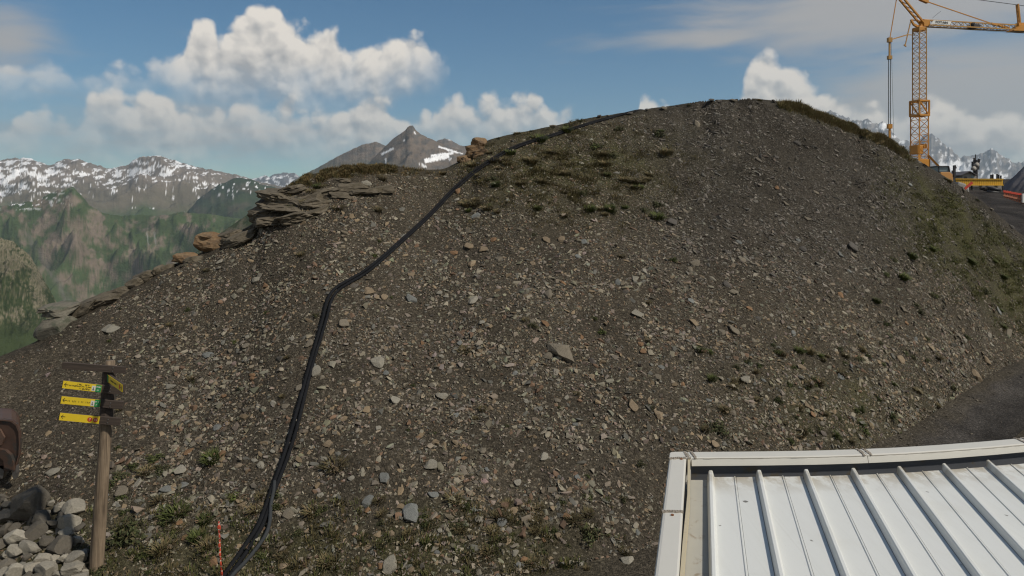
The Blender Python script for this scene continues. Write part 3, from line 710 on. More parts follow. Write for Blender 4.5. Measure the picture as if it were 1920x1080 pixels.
def hull_chip(seed, n=9, flat=0.34):
    r = np.random.default_rng(seed); pts = r.normal(size=(n, 3)); pts /= np.linalg.norm(pts, axis=1)[:, None]
    pts *= r.uniform(0.75, 1.0, (n, 1)); pts *= np.array([1.0, r.uniform(0.5, 0.85), flat * r.uniform(0.6, 1.3)])
    bm = bmesh.new()
    for p in pts: bm.verts.new(p)
    res = bmesh.ops.convex_hull(bm, input=bm.verts[:])
    bmesh.ops.triangulate(bm, faces=bm.faces[:])
    bmesh.ops.recalc_face_normals(bm, faces=bm.faces[:])
    for v in [v for v in bm.verts if not v.link_faces]: bm.verts.remove(v)
    bm.verts.index_update(); bm.verts.ensure_lookup_table()
    V = np.array([v.co[:] for v in bm.verts]); Fc = np.array([[v.index for v in f.verts] for f in bm.faces]); bm.free()
    return V * 0.5, Fc

# surface normals of the hill for laying stones
_dc = np.stack([np.gradient(TX, axis=0), np.gradient(TY, axis=0), np.gradient(TZ, axis=0)], -1)
_dr = np.stack([np.gradient(TX, axis=1), np.gradient(TY, axis=1), np.gradient(TZ, axis=1)], -1)
NRM = np.cross(_dc, _dr); NRM /= np.linalg.norm(NRM, axis=-1)[..., None] + 1e-9
NRM *= np.sign(NRM[..., 2:3] + 1e-9)
def normal_at(p):
    px = 960 + F * p.x / p.y; i = int(np.clip(round((px - PX[0]) / PXS), 0, NC - 1)); j = int(np.clip(np.searchsorted(TY[i], p.y), 0, NRW - 1))
    a, b_ = max(0, i - 4), min(NC, i + 5); c, d = max(0, j - 4), min(NRW, j + 5)
    n = NRM[a:b_, c:d].reshape(-1, 3).mean(0); return Vector(n).normalized()

def stone_color(px, py, n):
    """rock colour of loose stones by place; n stones"""
    base = np.array([0.160, 0.138, 0.103]) * rng.uniform(0.45, 1.55, (n, 1)) * (1 + rng.normal(0, 0.05, (n, 3)))
    pick = rng.random(n)
    tan = np.array([0.195, 0.146, 0.090]) * rng.uniform(0.7, 1.25, (n, 1)); rusty = np.array([0.155, 0.098, 0.062]) * rng.uniform(0.6, 1.2, (n, 1))
    pale = np.array([0.250, 0.220, 0.162]) * rng.uniform(0.8, 1.2, (n, 1)); blue = np.array([0.128, 0.122, 0.102]) * rng.uniform(0.6, 1.2, (n, 1))
    c = base
    c = np.where((pick < 0.13)[:, None], tan, c); c = np.where(((pick > 0.13) & (pick < 0.20))[:, None], rusty, c)
    c = np.where(((pick > 0.20) & (pick < 0.27))[:, None], pale, c); c = np.where(((pick > 0.27) & (pick < 0.36))[:, None], blue, c)
    sl, _ = zone(px, py, (px - 960) / 80.0, py / 80.0)
    grey = c.mean(1, keepdims=True) * np.array([1.06, 0.98, 0.88]) * 0.80
    return c * (1 - 0.7 * sl[:, None]) + grey * 0.7 * sl[:, None]

def scatter(name, N, smin, smax, pw, templates, dens, label):
    """one mass of loose stones lying on the hill"""
    area = np.linalg.norm(np.cross(_dc, _dr), axis=-1)[:, SL0:SL1 - 8].copy()
    area[(PX < -60) | (PX > 1985)] = 0
    pxx = np.repeat(PX[:, None], SL1 - 8 - SL0, 1); pyy = TPY[:, SL0:SL1 - 8]
    area[pyy > 1110] = 0
    w = area * dens(pxx, pyy, TX[:, SL0:SL1 - 8], TY[:, SL0:SL1 - 8]); w = (w / w.sum()).ravel()
    pick = rng.choice(w.size, N, p=w); ci = pick // (SL1 - 8 - SL0); ri = pick % (SL1 - 8 - SL0) + SL0
    ci = np.clip(ci, 0, NC - 2); ri = np.clip(ri, 0, NRW - 2)
    a, b_ = rng.random((2, N, 1))
    G = np.stack([TX, TY, TZ], -1)
    pos = G[ci, ri] * (1 - a) * (1 - b_) + G[ci + 1, ri] * a * (1 - b_) + G[ci, ri + 1] * (1 - a) * b_ + G[ci + 1, ri + 1] * a * b_
    nrm = NRM[ci, ri] + rng.normal(0, 0.30, (N, 3)); nrm /= np.linalg.norm(nrm, axis=1)[:, None]
    pxs = 960 + F * pos[:, 0] / pos[:, 1]; pys = YH - (pos[:, 2] - H) * F / pos[:, 1]
    yaw = rng.uniform(0, 2 * np.pi, N)
    ref = np.stack([np.cos(yaw), np.sin(yaw), np.sin(yaw * 3) * 0.3], 1)
    lean = sstep(pxs, 1150, 1400) * sstep(pys, 760, 560)
    ref = np.where((rng.random(N) < 0.75 * lean)[:, None], np.array([[0.80, 0.1, -0.62]]) + rng.normal(0, 0.18, (N, 3)), ref)
    ax = np.cross(ref, nrm); ax /= np.linalg.norm(ax, axis=1)[:, None] + 1e-9; ay = np.cross(nrm, ax)
    size = smin * (smax / smin) ** (rng.random(N) ** pw)
    kind = rng.integers(0, len(templates), N)
    colr = stone_color(pxs, pys, N)
    VV, FF, CC = [], [], []; off = 0
    for k, (tv, tf) in enumerate(templates):
        s = np.nonzero(kind == k)[0]
        if len(s) == 0: continue
        sc3 = tv[None] * size[s][:, None, None] * np.stack([rng.uniform(0.7, 1.2, len(s)), rng.uniform(0.7, 1.2, len(s)), rng.uniform(0.7, 1.5, len(s))], 1)[:, None, :]
        W = sc3[..., 0:1] * ay[s][:, None] + sc3[..., 1:2] * ax[s][:, None] + sc3[..., 2:3] * nrm[s][:, None] + (pos[s] + nrm[s] * (size[s] * rng.uniform(-0.04, 0.09, len(s)))[:, None])[:, None]
        VV.append(W.reshape(-1, 3)); FF.append((tf[None] + (np.arange(len(s)) * len(tv))[:, None, None]).reshape(-1, 3) + off)
        CC.append(np.repeat(colr[s], len(tv), 0)); off += len(s) * len(tv)
    o = obj(name, np_mesh(name, np.concatenate(VV), np.concatenate(FF), False, M['stone'], np.concatenate(CC)))
    return tag(o, label, 'stones', kind='stuff')

chips = [hull_chip(100 + i, 6, 0.42) for i in range(16)]
shards = [hull_chip(200 + i, 10, 0.30) for i in range(16)]
def dens_all(px, py, X, Y):
    d = np.clip(0.90 + 1.0 * fbm(X / 1.6, Y / 1.0, 4, 0.6), 0.25, 2.0)
    s = np.interp(px, PX, sk)
    d = d * (1 - 0.72 * sstep(px, 330, 180) * sstep(py, 900, 800) * sstep(py, 560, 600))      # the smooth dirt on the left
    d = d * (1 - 0.75 * sstep(px, 1640, 1800) * sstep(py - s, 10, 40) * sstep(py - s, 230, 120))
    d = d * (1 - 0.6 * np.exp(-((px - 1480) / 120) ** 2 - ((py - 290) / 40) ** 2))
    return d
def dens_big(px, py, X, Y):
    return dens_all(px, py, X, Y) ** 1.5 * (0.35 + sstep(py, 330, 560)) * (1 - 0.5 * sstep(py, 950, 1050))
scatter('gravel', 120000, 0.036, 0.105, 1.3, chips, dens_all, 'small angular stone chips covering the hillside')
scatter('rubble', 23000, 0.08, 0.25, 2.8, shards, dens_big, 'hand-sized schist shards strewn over the hillside')

slivers = [hull_chip(260 + i, 11, 0.20) for i in range(10)]
slivers = [(v * np.array([1.0, 0.42, 1.0]), f) for v, f in slivers]
def dens_ledge(px, py, X, Y):
    return sstep(px, 1130, 1330) * sstep(py, 640, 430) * np.clip(0.25 + 2.2 * fbm(X / 1.2 + 3, py / 60.0, 4, 0.6), 0, 2) * (1 - 0.8 * sstep(px, 1640, 1760))
scatter('slate_shards', 2400, 0.10, 0.34, 2.4, slivers, dens_ledge, 'long slanting slate shards on the upper right of the hill')

# single stones one can pick out
rock_meshes = {}
STONE_COL = {'pale grey': (0.245, 0.225, 0.180), 'blue-grey': (0.165, 0.168, 0.155), 'tan': (0.215, 0.165, 0.108), 'rusty orange': (0.20, 0.12, 0.065), 'dark slate': (0.082, 0.074, 0.064), 'brown-grey': (0.160, 0.137, 0.102)}
def stone_mesh(colname, k, big=False):
    key = (colname, k, big)
    if key not in rock_meshes:
        V, Fc = cut_rock(300 + k * 7 + (50 if big else 0), 3, [0.30, 0.40, 0.34, 0.46, 0.26, 0.38][k % 6], 13, 0.02, [1.3, 1.0, 1.5, 1.1, 1.25, 1.4][k % 6], 0.42, 5)
        c = np.tile(np.array(STONE_COL[colname]) * (0.85 + 0.1 * (k % 4)), (len(V), 1))
        rock_meshes[key] = np_mesh('stone', V, Fc, False, M['boulder'], c)
    return rock_meshes[key]
def place_stone(px, py, wpx, colname, k, label, group, roll=None, name='stone', tilt=0.25, big=False, sink=0.10, cat='stone'):
    p = hit(px, py); n = normal_at(p)
    s = wpx * p.y / F
    n = (n + Vector((random.gauss(0, tilt * .5), random.gauss(0, tilt * .5), random.gauss(0, tilt * .5)))).normalized()
    q = n.to_track_quat('Z', 'Y').to_matrix() @ Matrix.Rotation(random.uniform(0, 6.28) if roll is None else roll, 3, 'Z')
    o = bpy.data.objects.new(name, stone_mesh(colname, k, big)); link(o)
    o.matrix_world = Matrix.Translation(p + n * s * sink) @ q.to_4x4() @ Matrix.Diagonal((s, s, s * random.uniform(0.85, 1.25), 1))
    return tag(o, label, cat, group)
GS = 'loose stones on the scree slope'
for px, py, w, c, k, lab, roll in (
    (770, 964, 36, 'blue-grey', 3, 'large rounded blue-grey stone low on the slope right of the pipes', 1.3),
    (732, 1060, 36, 'pale grey', 5, 'long pale stone standing at the bottom edge among green tufts', 1.5),
    (707, 681, 26, 'pale grey', 1, 'squarish pale stone mid slope just right of the black pipes', 1.2),
    (1398, 713, 24, 'pale grey', 4, 'bright pale flat stone on the right slope above the roof', 0.1),
    (1052, 662, 62, 'brown-grey', 2, 'long tan slab bedded in the middle of the slope', -0.45),
    (208, 618, 34, 'pale grey', 0, 'pale triangular slab on smooth dirt above the trail signs', 0.5),
    (690, 546, 19, 'tan', 1, 'light tan stone just below the bend in the pipes', 0.2),
    (772, 516, 17, 'tan', 4, 'tan stone right of the pipes above the pale block', 0.3),
    (1053, 449, 19, 'tan', 0, 'upright tan stone high in the middle of the slope', 1.2),
    (1020, 858, 22, 'pale grey', 2, 'pale chip of rock low on the slope left of the roof corner', 1.0),
    (808, 872, 24, 'pale grey', 1, 'flat light stone above the rounded blue-grey stone', 0.1),
    (690, 940, 26, 'blue-grey', 0, 'grey angular slab beside an orange stone near the slope foot', 1.1),
    (690, 956, 13, 'rusty orange', 3, 'small orange stone leaning on a grey slab near the slope foot', 1.3),
    (1830, 705, 30, 'tan', 0, 'tan slab lying just above the dark track on the right', -0.6),
    (1375, 620, 24, 'brown-grey', 2, 'brown slab half way up the right side of the slope', -0.8),
    (1187, 762, 26, 'tan', 2, 'narrow tan stone pointing downhill left of the dark bush', -1.1),
    (1178, 1052, 26, 'pale grey', 3, 'pale lump of rock on bare earth by the roof corner', 0.2),
    (320, 727, 22, 'pale grey', 4, 'small white-topped stone right of the signpost', 0.0),
    (345, 910, 16, 'blue-grey', 3, 'round grey stone between the signpost and the red tape', 0.0),
    (326, 972, 15, 'brown-grey', 3, 'round brown stone right of the dark bush by the signpost', 0.0),
    (1195, 590, 20, 'pale grey', 5, 'pale stone in the rubble at the centre right of the slope', 0.5),
    (905, 468, 18, 'tan', 1, 'tan stone below the green patch in the middle of the slope', 0.4)):
    place_stone(px, py, w, c, k, lab, GS, roll, tilt=0.1, big=w > 30)
def where(px, py):
    if py < 430: v = 'high up'
    elif py < 700: v = 'mid slope'
    elif py < 900: v = 'low down'
    else: v = 'at the slope foot'
    pipe = np.interp(py, [212, 285, 360, 420, 485, 545, 640, 830, 930, 1080], [1180, 950, 850, 790, 720, 630, 600, 545, 510, 430])
    if px < pipe: h = 'left of the black pipes' if px > 250 else 'near the trail signs'
    elif px < 1200: h = 'right of the black pipes'
    elif px < 1560: h = 'above the white roof'
    else: h = 'above the gravel track'
    return v + ' ' + h
cnt = 0
while cnt < 258:
    px = random.uniform(40, 1900); py = random.uniform(200, 1070)
    s = skyline(px)
    if py < s + 25 or (px > 1225 and py > 835): continue
    if px > 1650 and py > 560 and py > 835 - (px - 1700) * 0.66: continue
    if px < 170 and py > 900: continue
    if px < 330 and 560 < py < 880 and random.random() < 0.8: continue
    if px > 1640 and py < 560 and random.random() < 0.75: continue
    if random.random() > float(dens_big(np.array(px), np.array(py), np.array((px - 960) / 80), np.array(py / 80))) * 0.8 + 0.15: continue
    slate_side = px + 0.35 * (420 - py) > 1250 and py < 600
    c = random.choice(['dark slate', 'dark slate', 'brown-grey', 'brown-grey', 'blue-grey', 'rusty orange']) if slate_side else random.choice(['brown-grey', 'brown-grey', 'tan', 'pale grey', 'pale grey', 'blue-grey', 'rusty orange'])
    w = random.uniform(10, 15) * (1.55 if random.random() < 0.2 else 1) * (0.85 if py < 450 else 1.0)
    size_word = 'Larger ' if w > 15.5 else 'Small '
    lab = (size_word + c + ' stone ' + where(px, py)).lower()
    place_stone(px, py, w, c, random.randrange(12), lab, GS, roll=(-0.7 + random.gauss(0, .3)) if slate_side else None)
    cnt += 1

# pile of pale boulders in the lower left corner
PILE = [(57, 952, 60, 0), (143, 955, 38, 1), (115, 951, 26, 1), (90, 962, 17, 1), (33, 966, 32, 0), (10, 970, 34, 0), (80, 978, 36, 0), (105, 984, 25, 0), (133, 983, 34, 1), (125, 998, 27, 1),
        (145, 1013, 20, 1), (38, 1010, 47, 1), (68, 999, 36, 0), (58, 1030, 38, 1), (88, 1018, 24, 0), (115, 1024, 42, 0), (30, 1036, 30, 1), (83, 1048, 32, 1), (102, 1049, 18, 1), (120, 1048, 23, 1),
        (145, 1049, 34, 1), (138, 1069, 42, 1), (93, 1071, 40, 1), (60, 1064, 27, 1), (36, 1072, 36, 1), (12, 1060, 32, 0), (3, 1078, 24, 1), (10, 996, 30, 0), (28, 994, 22, 0), (52, 1046, 18, 0),
        (8, 1020, 26, 0), (100, 1034, 16, 0), (72, 1058, 15, 1), (120, 970, 24, 0), (150, 990, 18, 0), (112, 1080, 24, 1), (75, 1085, 26, 0), (20, 948, 24, 0), (5, 935, 22, 0), (160, 1035, 16, 0), (60, 978, 20, 0), (48, 1090, 30, 0), (150, 1088, 30, 1), (15, 1040, 18, 1)]
for i in range(46): PILE.append((random.uniform(0, 162), random.uniform(940, 1085), random.uniform(9, 16), random.choice((0, 1, 1))))
pile_mesh = []
for k in range(14):
    V, Fc = cut_rock(900 + k, 3, 0.76, 15, 0.07, [1.0, 1.25, 1.1, 1.4][k % 4], 0.44, 4)
    for j, base in enumerate(((0.135, 0.119, 0.094), (0.295, 0.268, 0.215))):
        c = np.tile(np.array(base) * (0.8 + 0.07 * (k % 6)), (len(V), 1)); pile_mesh.append(np_mesh('boulder', V, Fc, False, M['boulder'], c))
for i, (px, py, w, pale) in enumerate(PILE):
    p = hit(px, py + w * 0.10); s = w * p.y / F * 1.04
    o = link(bpy.data.objects.new('boulder', pile_mesh[(i % 14) * 2 + pale]))
    o.location = p + Vector((0, -0.10 * s, 0.20 * s)); o.scale = (s, s * random.uniform(0.85, 1.1), s * random.uniform(0.9, 1.15))
    o.rotation_euler = (random.gauss(0, .25) + 0.3, random.gauss(0, .25), random.uniform(0, 6.28))
    if i == 0: lab = 'big dark flat-topped boulder at the top of the rock pile'
    elif i == 1: lab = 'upright pale boulder at the upper right of the rock pile'
    elif i == 11: lab = 'broad pale boulder in the middle of the rock pile'
    elif i == 15: lab = 'dark round boulder near the post side of the rock pile'
    elif i == 21: lab = 'large pale boulder at the foot of the signpost in the rock pile'
    else: lab = ('pale ' if pale else 'dark ') + ('fist-sized' if w < 20 else 'middling' if w < 32 else 'large') + ' boulder heaped in the corner rock pile'
    tag(o, lab, 'boulder', 'boulders heaped in the corner rock pile')

# rock outcrops along the left crest: stacks of split slabs
def slab_mesh(seed, L, D, T, mat):
    """a split block of layered rock: chopped, then cut back in steps along its bedding"""
    V, Fc = cut_rock(seed, 4 if L > 0.75 else 3, 1.0, 9, 0.03, 1.0, 0.72, 7)
    V = V / (np.abs(V).max(0) * 2)
    V[:, 0] += 0.25 * V[:, 2] * math.sin(seed); V[:, 0] += 0.10 * V[:, 1] * math.cos(seed * 3)
    zz_ = V[:, 2] * 9.0 + 0.7 * fbm(V[:, 0] * 2.5 + seed, V[:, 1] * 2.5, 3)
    lay = np.floor(zz_); ph = zz_ - lay
    k = 1 + 0.15 * (np.sin(lay * 12.9898 + seed) * 0.5) - 0.06 * (ph < 0.25) + 0.10 * fbm(V[:, 0] * 4 + seed, V[:, 1] * 4 + lay * 1.7, 3)
    V[:, 0] *= k; V[:, 1] *= k
    V = V * np.array([L, D, T]) * 1.12
    V = V + 0.012 * np.stack([fbm(V[:, 1] * 9 + i * 3.1, V[:, 2] * 9 + V[:, 0] * 7, 3) for i in range(3)], 1)
    return np_mesh('slab', V, Fc, False, mat)
def outcrop(name, label, slabs, mat, cat='rock', group=None):
    """slabs: (px, py, width px, thick px, depth m, roll deg, push m)"""
    p0 = hit(slabs[0][0], slabs[0][1]); root = empty(name, p0); tag(root, label, cat, group)
    for i, (px, py, w, th, d, roll, push) in enumerate(slabs):
        q = hit(px, max(py, skyline(px) + 3)); Y = q.y + push; p = P(px, py, Y)
        s = Y / F
        o = link(bpy.data.objects.new('slab', slab_mesh(hash((px, py)) % 9999, w * s, d, th * s, mat if not isinstance(mat, list) else mat[i % len(mat)])), root)
        o.location = p - p0; o.rotation_euler = (random.gauss(0.12, .06), math.radians(roll), random.gauss(0, .12))
    return root
outcrop('rock_outcrop', 'layered grey outcrop with a dark overhang on the left crest',
        [(560, 385, 140, 60, 1.6, -14, 0.85), (535, 372, 70, 26, 1.2, 6, 0.45), (585, 378, 66, 22, 1.2, 4, 0.40), (512, 386, 46, 18, 1.1, 10, 0.42), (548, 394, 84, 16, 1.2, 3, 0.36), (505, 399, 44, 14, 1.1, 0, 0.50),
         (518, 412, 62, 18, 1.2, -4, 0.38), (556, 408, 60, 20, 1.1, -10, 0.34), (596, 396, 52, 18, 1.0, -16, 0.32), (600, 356, 86, 26, 1.3, -12, 0.55), (556, 356, 60, 20, 1.2, -20, 0.50), (494, 416, 30, 14, 0.9, 2, 0.34), (640, 342, 60, 18, 1.0, -6, 0.5)], M['strata_grey'])
outcrop('rock_ledge', 'dark split ledge of rock high on the slope under the pointed peak', [(658, 352, 66, 16, 0.6, -4, 0.12), (680, 360, 66, 12, 0.6, -5, 0.10), (640, 366, 40, 12, 0.5, 5, 0.10), (716, 356, 40, 14, 0.5, -6, 0.12)], M['strata_grey'])
outcrop('orange_outcrop', 'rusty orange outcrop at the edge of the left crest', [(398, 456, 50, 34, 0.6, 12, 0.10), (428, 450, 66, 28, 0.7, -14, 0.15), (392, 446, 30, 16, 0.5, 0, 0.12), (446, 452, 64, 24, 0.6, -18, 0.12)], [M['strata_orange'], M['strata_grey']])
outcrop('crest_rock', 'stacked orange rock standing on the crest beside the pipes', [(894, 282, 36, 20, 0.45, -8, 0.10), (897, 269, 25, 20, 0.4, 6, 0.12), (887, 289, 22, 14, 0.35, 0, 0.08), (902, 288, 32, 16, 0.4, -16, 0.10)], M['strata_orange'])
outcrop('crest_rock', 'small orange rock on the crest left of the stacked rock', [(867, 300, 18, 15, 0.3, -10, 0.05), (875, 302, 13, 10, 0.2, 5, 0.03)], M['strata_orange'])
outcrop('crest_slab', 'light brown slab jutting from the left crest below the orange outcrop', [(348, 484, 36, 18, 0.5, 6, 0.06), (364, 488, 26, 14, 0.4, -12, 0.05)], [M['strata_orange'], M['strata_grey']])
outcrop('crest_block', 'pair of dark blocks on the left crest above the smooth dirt', [(272, 520, 34, 20, 0.5, -20, 0.06), (297, 509, 16, 18, 0.3, -24, 0.05), (256, 529, 24, 16, 0.4, -18, 0.05), (315, 503, 22, 14, 0.4, -18, 0.08)], M['strata_grey'])
outcrop('crest_ledge', 'dark undercut ledge along the left crest behind the split boulder', [(188, 567, 76, 24, 0.6, -22, 0.10), (156, 581, 52, 22, 0.6, -24, 0.08), (222, 551, 44, 20, 0.5, -20, 0.08)], M['strata_grey'])
outcrop('crest_slab', 'flat brown slab resting above the big lichened boulder', [(112, 580, 52, 20, 0.6, -4, 0.16), (100, 577, 32, 13, 0.5, 0, 0.18)], M['strata_green'])
# the big boulder with its dark left face
p0 = hit(98, 625)
V, Fc = cut_rock(47, 4, 0.80, 12, 0.03, 1.25, 0.5)
s = 1.0
bo = obj('lichened_boulder', np_mesh('lichened_boulder', V * s, Fc, False, M['strata_green'])); bo.location = p0 + Vector((0.02, 0.30, 0.08)); bo.rotation_euler = (0.30, -0.30, 0.15)
tag(bo, 'big lichened grey-green boulder on the left crest with a dark left face', 'boulder')

# ------------------------------------------------------------------ black pipes down the slope
def catmull(pts, n=10):
    out = []; pts = [pts[0]] + list(pts) + [pts[-1]]
    for i in range(1, len(pts) - 2):
        p0, p1, p2, p3 = [np.array(q, float) for q in pts[i - 1:i + 3]]
        for t in np.linspace(0, 1, n, endpoint=False):
            out.append(0.5 * (2 * p1 + (p2 - p0) * t + (2 * p0 - 5 * p1 + 4 * p2 - p3) * t ** 2 + (3 * p1 - p0 - 3 * p2 + p3) * t ** 3))
    out.append(np.array(pts[-2], float)); return out
PIPE = [(395, 1125), (428, 1078), (462, 1030), (492, 982), (512, 925), (534, 865), (552, 805), (570, 740), (586, 680), (599, 635), (609, 598), (617, 565), (630, 545), (655, 529), (684, 512), (718, 485), (748, 458),
        (790, 420), (818, 392), (850, 358), (884, 328), (915, 306), (948, 286), (985, 270), (1030, 257), (1080, 241), (1130, 226), (1168, 216), (1192, 210)]
def lay(pts, r, off, lift=1.0, over=False):
    path = [hit(*q) for q in catmull(pts, 8)]
    out = []
    for i, p in enumerate(path):
        d = (path[min(i + 1, len(path) - 1)] - path[max(i - 1, 0)]).normalized(); n = normal_at(p); s = d.cross(n).normalized()
        out.append(p + s * off + n * r * lift)
    if over:                                             # on over the crest
        for k in range(1, 9):
            q = out[-1] + Vector((0.25, 0.42, 0)); q.z = zat(q.x, q.y) + r * lift; out.append(q)
    zs = out                                             # stiff pipe: smooth the line
    for _ in range(2): zs = [zs[0]] + [(zs[i - 1] + zs[i] * 2 + zs[i + 1]) / 4 for i in range(1, len(zs) - 1)] + [zs[-1]]
    return zs
GP = 'black pipes running down the slope'
o = MB().tube(lay(PIPE, 0.042, -0.033, 0.8, True), 0.033, 10).build('black_pipe', M['pipe'], None, True); tag(o, 'left one of two thick black pipes running down the slope', 'pipe', GP)
o = MB().tube(lay([(x + 1.5 * math.sin(y / 40), y) for x, y in PIPE], 0.042, 0.032, 0.6, True), 0.031, 10).build('black_pipe', M['pipe'], None, True); tag(o, 'right one of two thick black pipes running down the slope', 'pipe', GP)
o = MB().tube(lay([(520, 905), (518, 925), (513, 950), (511, 980), (504, 1005), (488, 1030), (465, 1058), (440, 1085), (415, 1120)], 0.030, 0.03, 1.6), 0.028, 8).build('grey_hose', M['hose'], None, True)
tag(o, 'thin grey hose curving away from the black pipes near the bottom', 'hose')

# ------------------------------------------------------------------ plants
def tuft_mesh(seed, n, h, spread, pal):
    r = np.random.default_rng(seed); VV, FF, CC = [], [], []
    for k in range(n):
        a = r.uniform(0, 2 * np.pi); rr = spread * np.sqrt(r.random()); base = np.array([math.cos(a) * rr, math.sin(a) * rr, -0.02])
        d = np.array([math.cos(a), math.sin(a), 0]) * (0.25 + rr / spread * 0.75) + r.normal(0, 0.3, 3) * np.array([1, 1, 0]); hh = h * r.uniform(0.5, 1.1)
        wdt = r.uniform(0.006, 0.013); sd = np.array([-d[1], d[0], 0]); sd = sd / (np.linalg.norm(sd) + 1e-6) * wdt
        m1 = base + d * hh * 0.25 + np.array([0, 0, hh * 0.6]); tip = base + d * hh * 0.75 + np.array([0, 0, hh])
        o = len(VV); VV += [base - sd, base + sd, m1 - sd * 0.8, m1 + sd * 0.8, tip]
        FF += [(o, o + 1, o + 3), (o, o + 3, o + 2), (o + 2, o + 3, o + 4)]
        c = np.array(pal[r.integers(0, len(pal))]) * r.uniform(0.7, 1.3); CC += [c] * 5
    return np_mesh('tuft', np.array(VV), np.array(FF), False, M['leaf'], np.array(CC))
def cushion_mesh(seed, n, rad, h, pal):
    r = np.random.default_rng(seed); VV, FF, CC = [], [], []
    for k in range(n):
        v = r.normal(size=3); v /= np.linalg.norm(v); v[2] = abs(v[2]); v *= r.uniform(0.45, 1.0) * (0.8 + 0.35 * math.sin(3 * math.atan2(v[1], v[0]) + seed))
        p = v * np.array([rad, rad, h]); s = r.uniform(0.012, 0.026); a = r.normal(size=3); a /= np.linalg.norm(a); b_ = np.cross(a, v + r.normal(0, .4, 3)); b_ /= np.linalg.norm(b_) + 1e-6
        o = len(VV); VV += [p - a * s, p - b_ * s * 0.5, p + a * s, p + b_ * s * 0.5]; FF += [(o, o + 1, o + 2), (o, o + 2, o + 3)]
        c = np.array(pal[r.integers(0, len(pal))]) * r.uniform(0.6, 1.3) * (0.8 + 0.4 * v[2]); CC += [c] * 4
    return np_mesh('cushion', np.array(VV), np.array(FF), False, M['leaf'], np.array(CC))
PG = [(0.058, 0.068, 0.022), (0.070, 0.078, 0.026), (0.046, 0.055, 0.018)]
PB = [(0.072, 0.088, 0.022), (0.085, 0.098, 0.028), (0.060, 0.076, 0.020)]
PBR = [(0.140, 0.105, 0.054), (0.112, 0.090, 0.044), (0.090, 0.084, 0.038)]
PDK = [(0.050, 0.058, 0.024), (0.062, 0.068, 0.026), (0.074, 0.064, 0.032)]
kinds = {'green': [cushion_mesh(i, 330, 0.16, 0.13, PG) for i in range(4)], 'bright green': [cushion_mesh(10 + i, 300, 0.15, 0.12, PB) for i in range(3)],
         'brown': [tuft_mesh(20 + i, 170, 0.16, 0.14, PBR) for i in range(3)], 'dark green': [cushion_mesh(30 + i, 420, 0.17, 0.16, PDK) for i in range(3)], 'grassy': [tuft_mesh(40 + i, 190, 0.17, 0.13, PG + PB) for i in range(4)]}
GT = 'low plants growing on the scree slope'
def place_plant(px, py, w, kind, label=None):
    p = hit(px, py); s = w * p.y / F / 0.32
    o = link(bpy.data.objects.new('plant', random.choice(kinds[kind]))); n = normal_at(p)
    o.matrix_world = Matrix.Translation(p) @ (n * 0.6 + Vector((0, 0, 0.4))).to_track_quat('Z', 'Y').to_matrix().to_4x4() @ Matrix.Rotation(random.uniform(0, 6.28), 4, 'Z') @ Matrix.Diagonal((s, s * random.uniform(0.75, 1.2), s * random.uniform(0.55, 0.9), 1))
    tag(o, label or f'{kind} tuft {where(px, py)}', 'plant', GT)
for px, py, w, k, lab in ((1115, 276, 34, 'green', 'round green cushion plant high on the slope below the crest pipes'), (1160, 243, 26, 'dark green', 'dark bushy tuft just under the crest right of the pipes'),
    (1234, 254, 32, 'dark green', 'wide dark tuft under the crest at the end of the green patch'), (1000, 612, 26, 'dark green', 'dark tuft standing alone in the middle of the slope'), (872, 657, 24, 'brown', 'brown tuft left of the middle slab'),
    (1128, 624, 26, 'bright green', 'bright green tuft right of the middle slab'), (1263, 489, 20, 'green', 'small green cushion alone in the upper middle scree'), (1503, 679, 19, 'bright green', 'small bright cushion on the right slope above the pale flat stone'),
    (1220, 766, 19, 'dark green', 'little dark tuft right of the narrow tan stone'), (1345, 806, 52, 'dark green', 'wide dark bush just above the roof edge'), (1201, 873, 22, 'dark green', 'dark tuft by the left corner of the roof'),
    (628, 874, 40, 'brown', 'brown-green clump low between the pipes and the blue-grey stone'), (702, 480, 20, 'bright green', 'bright green tuft touching the pipes at mid slope'), (235, 1008, 84, 'dark green', 'large dark bush at the foot of the signpost'),
    (437, 933, 32, 'bright green', 'bright green clump left of the pipes near the bottom'), (600, 958, 34, 'green', 'green clump right of the pipes near the bottom'), (1105, 1006, 50, 'dark green', 'broad dark clump at the slope foot near the roof corner'),
    (440, 642, 18, 'bright green', 'small bright tuft on the left scree below the crest'), (352, 582, 18, 'green', 'green tuft on the left crest side of the smooth dirt'), (362, 717, 12, 'dark green', 'tiny dark tuft on the left scree right of the signs'),
    (205, 640, 14, 'green', 'green tuft under the pale triangular slab'), (1450, 648, 18, 'green', 'green tuft beside the small bright cushion'), (893, 385, 22, 'brown', 'brown tuft right of the pipes below the crest rock'), (565, 478, 16, 'brown', 'brown tuft below the layered outcrop'),
    (1672, 782, 34, 'green', 'green clump low on the right slope above the track'), (1620, 808, 28, 'bright green', 'bright clump just above the dark track'), (1480, 722, 22, 'green', 'green tuft right of the bright pale stone'), (1605, 770, 22, 'green', 'green tuft left of the clump above the track')):
    place_plant(px, py, w, k, lab)
for px, py, w, lab in ((958, 288, 24, 'olive clump growing over the pipes below the stacked crest rock'), (1012, 263, 26, 'olive clump growing over the pipes near the crest'), (925, 303, 20, 'brown clump half hiding the pipes left of the green patch'), (1062, 246, 22, 'grassy clump lying against the pipes just under the crest')):
    place_plant(px, py, w, 'grassy' if w > 21 else 'brown', lab)
